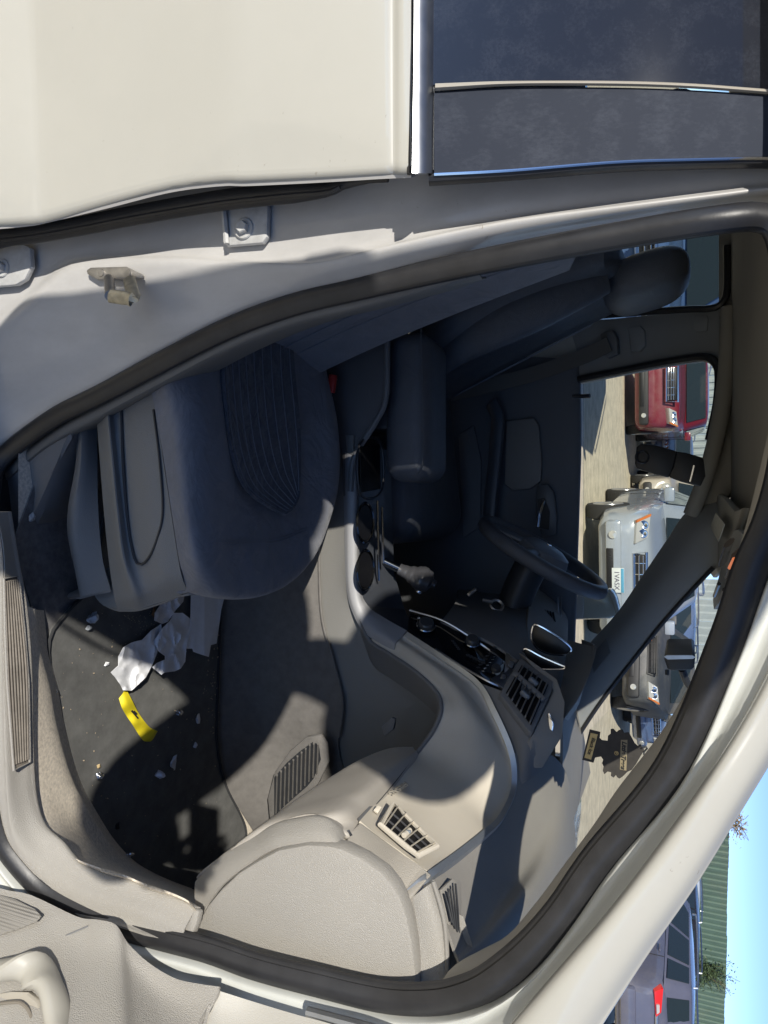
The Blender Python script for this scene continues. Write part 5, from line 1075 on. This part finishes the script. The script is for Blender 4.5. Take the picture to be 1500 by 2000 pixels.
sh = [[q + V((.035, .005, 0)) for q in r] for r in dr]
loft('door_shell', sh, paint, fd, n=30, sub=3, t=.03)
tube('trim_seam', [q + (CAM - q).normalized() * .001 for q in L((172, 1809, -.068), (110, 1835, -.09), (50, 1858, -.115), (-20, 1885, -.145))], .0012, darktrim, fd, k=5)
spk = plate('speaker_grille', [q + (CAM - q).normalized() * .003 for q in L((-20, 1742, -.082), (30, 1756, -.082), (68, 1775, -.085), (80, 1788, -.090), (70, 1800, -.096), (30, 1816, -.108), (-20, 1832, -.122))], .003, mat('speaker_mesh', (.25, .235, .21), .6, bump='dots', scale=330, strength=1.0), fd, bev=.001)
tube('armrest_ring', [q + (CAM - q).normalized() * .012 for q in L((-40, 1905, -.15), (20, 1893, -.145), (62, 1896, -.14), (90, 1916, -.14), (108, 1955, -.15), (116, 2010, -.165), (118, 2080, -.19))], (.013, .022), mat('armrest_cream', (.42, .40, .345), .45, coat=.15), fd, k=14, up=V((0, 0, 1)))
plate('armrest_pad', [q + (CAM - q).normalized() * .010 for q in L((-40, 1945, -.165), (20, 1936, -.16), (55, 1936, -.155), (76, 1952, -.155), (90, 1990, -.165), (96, 2080, -.19), (-40, 2080, -.20))], .012, mat('pad_cream', (.37, .34, .285), .6), fd, bev=.004)
tube('pad_groove', [q + (CAM - q).normalized() * .0125 for q in L((-40, 1966, -.17), (20, 1958, -.167), (45, 1962, -.166), (62, 1990, -.17), (68, 2060, -.19))], .002, mat('groove_tan', (.20, .175, .14), .6), fd, k=6)
loft('door_upper_trim', [L((430, 1936, -.062), (500, 1958, -.05), (580, 1982, -.045), (660, 2004, -.04), (760, 2040, -.04)), L((412, 1975, -.075), (480, 2000, -.07), (560, 2030, -.07), (640, 2060, -.07), (740, 2110, -.07)), L((385, 2015, -.10), (450, 2060, -.10), (530, 2090, -.10), (640, 2130, -.10), (720, 2170, -.10))], mat('door_cream', (.47, .45, .40), .5, bump='leather', scale=520, strength=.2), fd, n=20, sub=3, t=.004)
tube('door_glass_edge', L((600, 1976, -.036), (660, 1992, -.034), (720, 2008, -.032), (790, 2030, -.03)), .006, satin, fd, k=8)
# ================================================================== LITTER in the footwell
ml = [(420, 900), (250, 905), (180, 1130), (135, 1192), (104, 1230), (95, 1265), (98, 1310), (103, 1345), (112, 1400), (130, 1475), (150, 1535), (180, 1590), (212, 1640), (250, 1682), (290, 1708), (330, 1726), (375, 1738), (480, 1640), (440, 1530), (424, 1440), (427, 1300), (430, 1170)]
mo = plate('floor_mat', cr(LZ(*[(a, b, .291) for a, b in ml]), 120, True), .007, matm, None, nrm=V((0, 0, 1)))
tag(recenter(mo), 'dark grey carpet floor mat in the passenger footwell, under paper and foil scraps', 'floor mat')
mb = tube_bm(cr(LZ(*[(a, b, .2935) for a, b in ml]), 140, True), .0028, 6, True)
bo = link('mat_binding', mb, mat('mat_binding', (.035, .036, .038), .9), None); bo.parent = mo; bo.matrix_parent_inverse = Matrix.Translation(-V(mo.location))
paperm = mat('white_tissue', (.82, .83, .85), .85, bump='carpet', scale=900, strength=.15, mott=.04, mscale=60)
def crumple(name, out, z, amp, seed, m, label, cat, freq=26, folds=6, lift=None, group=None, thick=.0012, flat=True):
    rnd = random.Random(seed)
    bm = bmesh.new(); vs_ = [bm.verts.new(PZ(a, b, z)) for a, b in out]
    bm.faces.new(vs_); bmesh.ops.triangulate(bm, faces=bm.faces)
    for _ in range(5): bmesh.ops.subdivide_edges(bm, edges=[e for e in bm.edges if e.calc_length() > .007], cuts=1); bmesh.ops.triangulate(bm, faces=bm.faces)
    from mathutils import noise
    o_ = V((seed * 3.7, seed * 1.3, seed * .7)); c = sum((v.co for v in bm.verts), Vector()) / len(bm.verts)
    for v in bm.verts:
        a = V((v.co.x, v.co.y, 0)); a = a + V((noise.noise(a * 20 + o_), noise.noise(a * 20 - o_), 0)) * .012
        h = (1 - abs(noise.noise(a * freq + o_)) * 2.4) * .65 + (1 - abs(noise.noise(a * freq * 2.1 - o_)) * 2.4) * .15 + noise.noise(a * freq * .45 + o_ * 2) * .7
        hz = amp * (h * .8 + .55) + (lift(v.co, c) if lift else 0)
        d = (CAM - v.co).normalized()
        v.co = v.co + d * (max(.0008, hz) / d.z)          # rises towards the viewer so the outline stays its own
    face_cam(bm); thicken(bm, thick)
    o = link(name, bm, m, None, 'raw', 38); tag(recenter(o), label, cat, group); return o
NG = 'white paper tissues in the footwell'
crumple('paper_tissue', [(217, 1313), (232, 1300), (231, 1282), (240, 1265), (257, 1255), (278, 1250), (295, 1232), (315, 1219), (316, 1230), (303, 1256), (309, 1262), (307, 1276), (298, 1298), (285, 1323), (267, 1340), (257, 1349), (240, 1348), (233, 1333)], .296, .013, 3, paperm, 'crumpled white tissue whose corner touches the yellow strip', 'paper tissue', 26, 8, group=NG)
crumple('paper_tissue', [(316, 1228), (332, 1213), (340, 1197), (357, 1197), (370, 1207), (377, 1217), (368, 1243), (364, 1267), (362, 1292), (353, 1306), (342, 1311), (320, 1314), (315, 1318), (297, 1303), (307, 1295), (323, 1288), (323, 1281), (310, 1272), (300, 1253)], .297, .014, 8, paperm, 'crumpled white tissue with a hole, between two other tissues', 'paper tissue', 28, 8, group=NG)
crumple('paper_tissue', [(318, 1172), (330, 1155), (362, 1150), (358, 1175), (343, 1192), (329, 1213), (318, 1218), (302, 1212), (303, 1197), (313, 1182)], .296, .018, 12, mat('printed_tissue', (.70, .69, .70), .8, mott=.14, mscale=90), 'small creased white paper lying half under the seat front', 'paper tissue', 34, 7, group=NG)
crumple('paper_tissue', [(374, 1130), (410, 1128), (444, 1130), (440, 1160), (432, 1192), (427, 1230), (423, 1257), (412, 1260), (408, 1283), (392, 1278), (378, 1273), (376, 1267), (365, 1267), (368, 1243), (372, 1217)], .296, .006, 21, paperm, 'long folded white tissue beside the tunnel carpet', 'paper tissue', 12, 3, lift=lambda v, c: .009 * max(0, 1 - abs((PZ(402, 1200, .3) - v).y) / .05), group=NG)
# yellow paper strip
yo = [[(239, 1352), (248, 1372), (256, 1390), (268, 1408), (281, 1424), (290, 1438)], [(245, 1346), (256, 1372), (264, 1388), (278, 1406), (292, 1424), (300, 1432)]]
yo = [[(232, 1364), (238, 1382), (247, 1398), (258, 1414), (268, 1430), (280, 1446), (287, 1449)], [(240, 1354), (248, 1374), (257, 1392), (267, 1408), (280, 1424), (292, 1440), (297, 1446)], [(246, 1345), (258, 1368), (268, 1388), (280, 1406), (293, 1421), (304, 1426), (308, 1428)]]
hz = [.004, .012, .006, .010, .004, .012, .009]
ys = loft('paper_strip', [[PZ(a, b, .293 + hz[i] + (.003 if k == 1 else 0)) for i, (a, b) in enumerate(r)] for k, r in enumerate(yo)], mat('yellow_paper', (.80, .66, .02), .6, mott=.05, mscale=30), None, n=40, sub=6, t=.0012, sharp=60)
tag(recenter(ys), 'bright yellow paper strip with a small black mark, curling on the mat', 'paper strip')
ink = mat('black_ink', (.02, .02, .02), .6)
def mark(pts):
    o = plate('printed_mark', [q + (CAM - q).normalized() * .006 for q in [PZ(a, b, .303) for a, b in pts]], .0008, ink, None, nrm=V((0, 0, 1)))
    o.parent = ys; o.matrix_parent_inverse = Matrix.Translation(-V(ys.location))
mark([(256, 1389), (259, 1387), (271, 1402), (269, 1404)]); mark([(261, 1389), (263, 1388), (268, 1393), (265, 1396)])
foilm = mat('foil', (.78, .78, .80), .22, 1.0, bump='noise', scale=300, strength=.6); plasticm = mat('clear_scrap', (.50, .54, .58), .15, .1, coat=.8, mott=.2, mscale=100)
FG = 'foil and plastic scraps on the footwell floor'
def scrap(p, e, rx, ry, h_, seed, m, label, name='foil_scrap', cat='foil scrap', z=.291):
    rnd = random.Random(seed); bm = bmesh.new(); bmesh.ops.create_icosphere(bm, subdivisions=3, radius=1)
    ds = [(V((rnd.gauss(0, 1), rnd.gauss(0, 1), rnd.gauss(0, 1))).normalized(), rnd.uniform(.45, .8)) for _ in range(16)]
    for v in bm.verts:
        for d, c in ds:
            k = v.co.dot(d)
            if k > c: v.co -= d * (k - c) * 1.25
        v.co *= rnd.uniform(.9, 1.08)
    c0 = PZ(p, e, z); s1 = abs(PZ(p, e + ry, z).x - c0.x); s2 = abs(PZ(p + rx, e, z).y - c0.y)
    for v in bm.verts: v.co = V((c0.x + v.co.x * s1, c0.y + v.co.y * s2, z + (v.co.z + .8) * h_))
    o = link(name, bm, m, None, False); tag(recenter(o), label, cat, FG); return o
scrap(57, 1195, 7, 11, .008, 1, foilm, 'tiny foil ball on the carpet beside the sill tread plate', z=.286)
scrap(173, 1207, 12, 16, .012, 2, plasticm, 'oval crumpled clear plastic in shade before the seat base cover', 'plastic_scrap', 'plastic scrap')
scrap(170, 1226, 7, 7, .006, 3, plasticm, 'little clear plastic tail beside the oval plastic scrap', 'plastic_scrap', 'plastic scrap')
scrap(101, 1348, 6, 12, .007, 4, foilm, 'foil sliver at the mat edge level with the yellow strip', z=.292)
scrap(106, 1458, 8, 8, .011, 5, foilm, 'bright round foil ball in sun at the mat’s outer edge')
scrap(184, 1514, 11, 11, .012, 6, foilm, 'shiny foil ball at the tip of the sunlit patch of the mat')
scrap(306, 1512, 9, 11, .012, 7, mat('white_foil', (.62, .64, .70), .35, .4), 'pale round foil ball in the middle of the shaded mat')
scrap(335, 1487, 8, 19, .008, 8, MATS['white_foil'], 'long pale foil sliver next to the pale round foil ball')
scrap(346, 1391, 7, 9, .009, 9, foilm, 'small foil ball beyond the yellow strip, nearer to the tunnel')
scrap(385, 1405, 5, 15, .005, 10, MATS['white_foil'], 'narrow white sliver of foil closest to the tunnel carpet')
scrap(380, 1455, 5, 9, .004, 11, MATS['white_foil'], 'short white foil sliver near the tunnel, before the footwell grille')
scrap(246, 1668, 11, 11, .010, 12, foilm, 'bright foil ball at the front of the mat beside the sill trim')
scrap(206, 1297, 6, 6, .003, 13, paperm, 'small white paper bit beside the largest crumpled tissue', 'paper_bit', 'paper bit')
scrap(297, 1196, 4, 13, .005, 14, mat('brown_leaf', (.20, .085, .03), .7, mott=.3, mscale=60), 'brown dry leaf bit beside the paper under the seat front', 'leaf_bit', 'dry leaf')
scrap(190, 1497, 4, 7, .004, 15, mat('tan_leaf', (.50, .38, .20), .7), 'tan leaf bit touching the shiny foil ball on the mat', 'leaf_bit', 'dry leaf')
scrap(228, 1612, 7, 10, .003, 16, mat('dark_blot', (.012, .012, .014), .8), 'round black burr on the front of the mat', 'burr', 'burr')
scrap(60, 1010, 6, 14, .004, 17, MATS['clear_scrap'], 'clear plastic sliver in shade on the carpet under the pillar', 'plastic_scrap', 'plastic scrap', z=.287)
# crumbs and grit
random.seed(11); bm = bmesh.new()
def grit(p, e, s, z):
    c = PZ(p, e, z); r_ = Matrix.Rotation(random.uniform(0, 3), 3, V((random.random() + .01, random.random(), random.random())))
    b2 = bmesh.new(); bmesh.ops.create_icosphere(b2, subdivisions=1, radius=1)
    for v in b2.verts: v.co = c + r_ @ V((v.co.x * s, v.co.y * s * random.uniform(.4, .8), v.co.z * s * .5))
    merge(bm, b2)
for i in range(150): grit(random.uniform(120, 425), random.uniform(1190, 1700), random.choice((.0008, .0010, .0013, .0022)), .2925)
for i in range(60): grit(random.gauss(300 if i % 2 else 260, 22), random.gauss(1210, 18), .0012, .2925)
for i in range(50): grit(random.uniform(398, 428), random.uniform(1230, 1440), random.choice((.0012, .002, .0028)), .2925)
go = link('crumbs', bm, mat('crumb_tan', (.42, .34, .24), .8, mott=.4, mscale=300), None, False); tag(go, kind='stuff')
bm = bmesh.new()
for i in range(110):
    f = random.random(); p = 62 + 30 * f + random.uniform(0, 20); e = random.uniform(1230, 1640); 
    if e > 1540: p += (e - 1540) * 1.1
    grit(p, e, random.choice((.0008, .0012, .0022)), .2825)
for i in range(34): grit(random.uniform(120, 230), random.uniform(1585, 1700), random.choice((.0015, .0026, .0034)), .2825)
go = link('grit', bm, mat('grit_ochre', (.50, .36, .16), .8, mott=.5, mscale=300), None, False); tag(go, kind='stuff')
# ================================================================== AIR FRESHENER hanging by the windscreen
def zz(x, y): return (1080 + x / 4.6875, 1260 + y / 4.6875)
YA = .50
ol = [(335, 773), (434, 797), (427, 852), (448, 872), (500, 878), (503, 832), (528, 812), (528, 772), (550, 765), (582, 798), (602, 780), (636, 775), (652, 805), (692, 798), (722, 850), (748, 900), (776, 925), (800, 908), (818, 940), (835, 960), (822, 985), (800, 1020), (760, 1090), (722, 1142), (682, 1160), (642, 1200), (610, 1222), (590, 1212), (576, 1190), (556, 1213), (530, 1198), (532, 1164), (500, 1158), (470, 1182), (456, 1150), (463, 1110), (449, 1080), (460, 1050), (440, 1020), (386, 1030), (371, 1077), (268, 1050)]
pts = [PY(*zz(*q), YA) for q in ol]
af = plate('air_freshener', pts, .0022, mat('freshener_card', (.045, .040, .036), .8, bump='carpet', scale=1200, strength=.2, mott=.25, mscale=60), None, nrm=V((0, -1, 0)))
tag(recenter(af), 'black tree-shaped card air freshener with gold panels hanging against the windscreen', 'air freshener')
gold = mat('gold_print', (.62, .45, .19), .5); gold2 = mat('dull_gold_print', (.30, .245, .15), .45)
def cardp(nm, q, m, d=.0006): 
    o = plate(nm, [PY(*zz(*p), YA - d) for p in q], .0004, m, None, nrm=V((0, -1, 0))); o.parent = af; o.matrix_parent_inverse = Matrix.Translation(-V(af.location)); return o
cardp('name_label', [(345, 803), (410, 818), (350, 1050), (288, 1030)], gold)
cardp('name_band', [(622, 868), (682, 868), (672, 1150), (612, 1138)], gold2)
def wtext(s, a, b, size, m, shear=0, bold=0.0):
    pa, pb = PY(*zz(*a), YA - .0013), PY(*zz(*b), YA - .0013); xd = (pb - pa)
    o = text('lettering', s, pa.lerp(pb, .5), xd, V((0, 0, 1)), size, m, None, .0002, shear, bold)
    dims = max(v.co.dot(xd.normalized()) for v in o.data.vertices) - min(v.co.dot(xd.normalized()) for v in o.data.vertices)
    mid = pa.lerp(pb, .5); k = xd.length / dims
    for v in o.data.vertices: v.co = mid + (v.co - mid) * k
    o.parent = af; o.matrix_parent_inverse = Matrix.Translation(-V(af.location)); return o
wtext('Black Ice', (372, 852), (330, 1000), .012, ink, 0, .0002)
wtext('Little Trees', (652, 880), (640, 1138), .016, ink, .25, .0007)
wtext('®', (578, 970), (578, 1008), .012, gold, 0, .0002)
crd = [PY(*zz(*q), YA + d) for q, d in (((815, 945), -.003), ((850, 930), -.002), ((862, 945), .0), ((830, 985), .0), ((850, 1020), .0), ((885, 1045), .02))]
top = PZ(1380, 1420, 1.36)
o = link('cord', tube_bm(cr(crd + [V((crd[-1].x + .02, YA + .02, 1.34))], 40), .0016, 6), blacktrim, None); o.parent = af; o.matrix_parent_inverse = Matrix.Translation(-V(af.location))
# ================================================================== the photographer, standing beside the car behind the camera: his shadow falls into it
def skin_body(name, pts, edges, m, parent=None, sub=2):
    me = bpy.data.meshes.new(name); me.from_pydata([p for p, r in pts], edges, [])
    o = bpy.data.objects.new(name, me); col.objects.link(o)
    sk = o.modifiers.new('skin', 'SKIN'); o.modifiers.new('sub', 'SUBSURF').levels = sub
    o.modifiers['sub'].render_levels = sub
    for v_, (p, r) in zip(me.skin_vertices[0].data, pts):
        v_.radius = r if isinstance(r, tuple) else (r, r)
    me.skin_vertices[0].data[0].use_root = True
    me.materials.append(m)
    for p in me.polygons: p.use_smooth = True
    dg = bpy.context.evaluated_depsgraph_get(); me2 = bpy.data.meshes.new_from_object(o.evaluated_get(dg))
    o.modifiers.clear(); o.data = me2; bpy.data.meshes.remove(me); me2.name = name
    for p in me2.polygons: p.use_smooth = True
    if parent: setp(o, parent)
    return o
per = empty('person', (-.66, -1.12, 0)); WORLD_P = per; WROOT.add(per.name)
tag(per, 'person in dark jacket and added straw sun hat beside the rear door, holding a phone', 'person')
jacket = mat('jacket', (.03, .035, .045), .8, mott=.1); jeans = mat('jeans', (.04, .055, .10), .85, mott=.15); skinm = mat('skin', (.45, .28, .20), .5); hairm = mat('hair', (.03, .02, .015), .7)
# one continuous body: pelvis, spine, legs, arms, neck, head
B = [((-.71, -1.14, 1.0), (.205, .14)), ((-.69, -1.13, 1.18), (.185, .125)), ((-.67, -1.10, 1.38), (.20, .125)), ((-.62, -1.07, 1.52), (.15, .10)), ((-.58, -1.04, 1.61), .058), ((-.535, -1.01, 1.70), .075), ((-.515, -1.0, 1.79), (.082, .098)), ((-.51, -1.0, 1.86), (.06, .075)),
     ((-.81, -1.14, .92), .105), ((-.86, -1.12, .52), .075), ((-.87, -1.17, .10), .05), ((-.86, -1.02, .04), .04),
     ((-.59, -1.14, .92), .105), ((-.60, -1.12, .52), .075), ((-.58, -1.17, .10), .05), ((-.57, -1.02, .04), .04),
     ((-.80, -1.05, 1.54), .10), ((-.855, -.97, 1.555), .085), ((-.76, -.92, 1.52), .055), ((-.68, -.90, 1.50), .035),
     ((-.42, -1.0, 1.45), .105), ((-.10, -.95, 1.135), .085), ((-.03, -.93, 1.16), .066), ((.03, -.905, 1.185), .040)]
E = [(0, 1), (1, 2), (2, 3), (3, 4), (4, 5), (5, 6), (6, 7), (0, 8), (8, 9), (9, 10), (10, 11), (0, 12), (12, 13), (13, 14), (14, 15), (3, 16), (16, 17), (17, 18), (18, 19), (3, 20), (20, 21), (21, 22), (22, 23)]
body = skin_body('body', B, E, jacket, per)
body.data.materials.append(jeans); body.data.materials.append(skinm)
for p in body.data.polygons:
    c = p.center
    if c.z < .94: p.material_index = 1
    elif c.z > 1.63 and c.x > -.60: p.material_index = 2
bm = bmesh.new(); bmesh.ops.create_uvsphere(bm, u_segments=20, v_segments=14, radius=1)
for v_ in bm.verts: v_.co = V((v_.co.x * .088 - .51, v_.co.y * .105 - 1.02, v_.co.z * .10 + 1.86 + (.02 if v_.co.y < 0 else 0)))
link('hair', bm, hairm, per)
link('added_sun_hat', lathe_bm([(0, .095), (.06, .09), (.092, .07), (.108, .01), (.15, -.005), (.275, -.035), (.277, -.039), (.15, -.012), (.10, 0)], 36, axis_mtx((-.55, -1.02, 1.955), (.03, -.27, 1))), mat('straw', (.55, .45, .28), .8), per)  # unseen hat, added so its brim shades the dashboard
def hand(name, w_, fd, sd, up_):
    w_, fd, sd, up_ = V(w_), V(fd).normalized(), V(sd).normalized(), V(up_).normalized()
    pts = [(w_, .026), (w_ + fd * .045, (.038, .016)), (w_ + fd * .085, (.040, .014))]; ed = [(0, 1), (1, 2)]
    for k, ln in enumerate((.062, .075, .070, .052)):
        a = w_ + fd * .088 + sd * (-.027 + k * .018); i = len(pts)
        pts += [(a, .0095), (a + fd * ln * .5 + up_ * .012, .0085), (a + fd * ln * .62 + up_ * .035, .0075)]
        ed += [(2, i), (i, i + 1), (i + 1, i + 2)]
    i = len(pts); pts += [(w_ + fd * .03 - sd * .035 + up_ * .01, .012), (w_ + fd * .06 - sd * .055 + up_ * .02, .010)]; ed += [(0, i), (i, i + 1)]
    return skin_body(name, pts, ed, skinm, per, 1)
hand('hand', (-.68, -.90, 1.50), (1, -.2, .1), (0, 0, 1), (0, 1, 0)); hand('hand', (.035, -.905, 1.18), (-.35, .05, 1), (1, 0, 0), (0, 1, 0))
ph = box('phone', (-.02, -.868, 1.245), (.155, .009, .076), gloss, None, bev=.004)
tag(recenter(ph), 'black phone held up in the person’s hands beside the open door', 'phone')

bagm = mat('added_bag_canvas', (.10, .11, .08), .85, mott=.15)
sb_ = box('added_shoulder_bag', (-.775, -.955, 1.22), (.16, .14, .58), bagm, None, bev=.035, seg=4)  # unseen bag, added to keep sun off the door pillar
tag(recenter(sb_), 'added olive canvas bag shading the door pillar, at the left side of the person in the added hat', 'bag')
stp = tube('added_bag_strap', [V((-.86, -.96, 1.50)), V((-.80, -1.02, 1.60)), V((-.70, -1.10, 1.62)), V((-.55, -1.2, 1.42)), V((-.6, -1.28, 1.2)), V((-.78, -1.02, 1.0))], (.02, .004), bagm, None, k=6)
stp.parent = sb_; stp.matrix_parent_inverse = Matrix.Translation(-V(sb_.location))
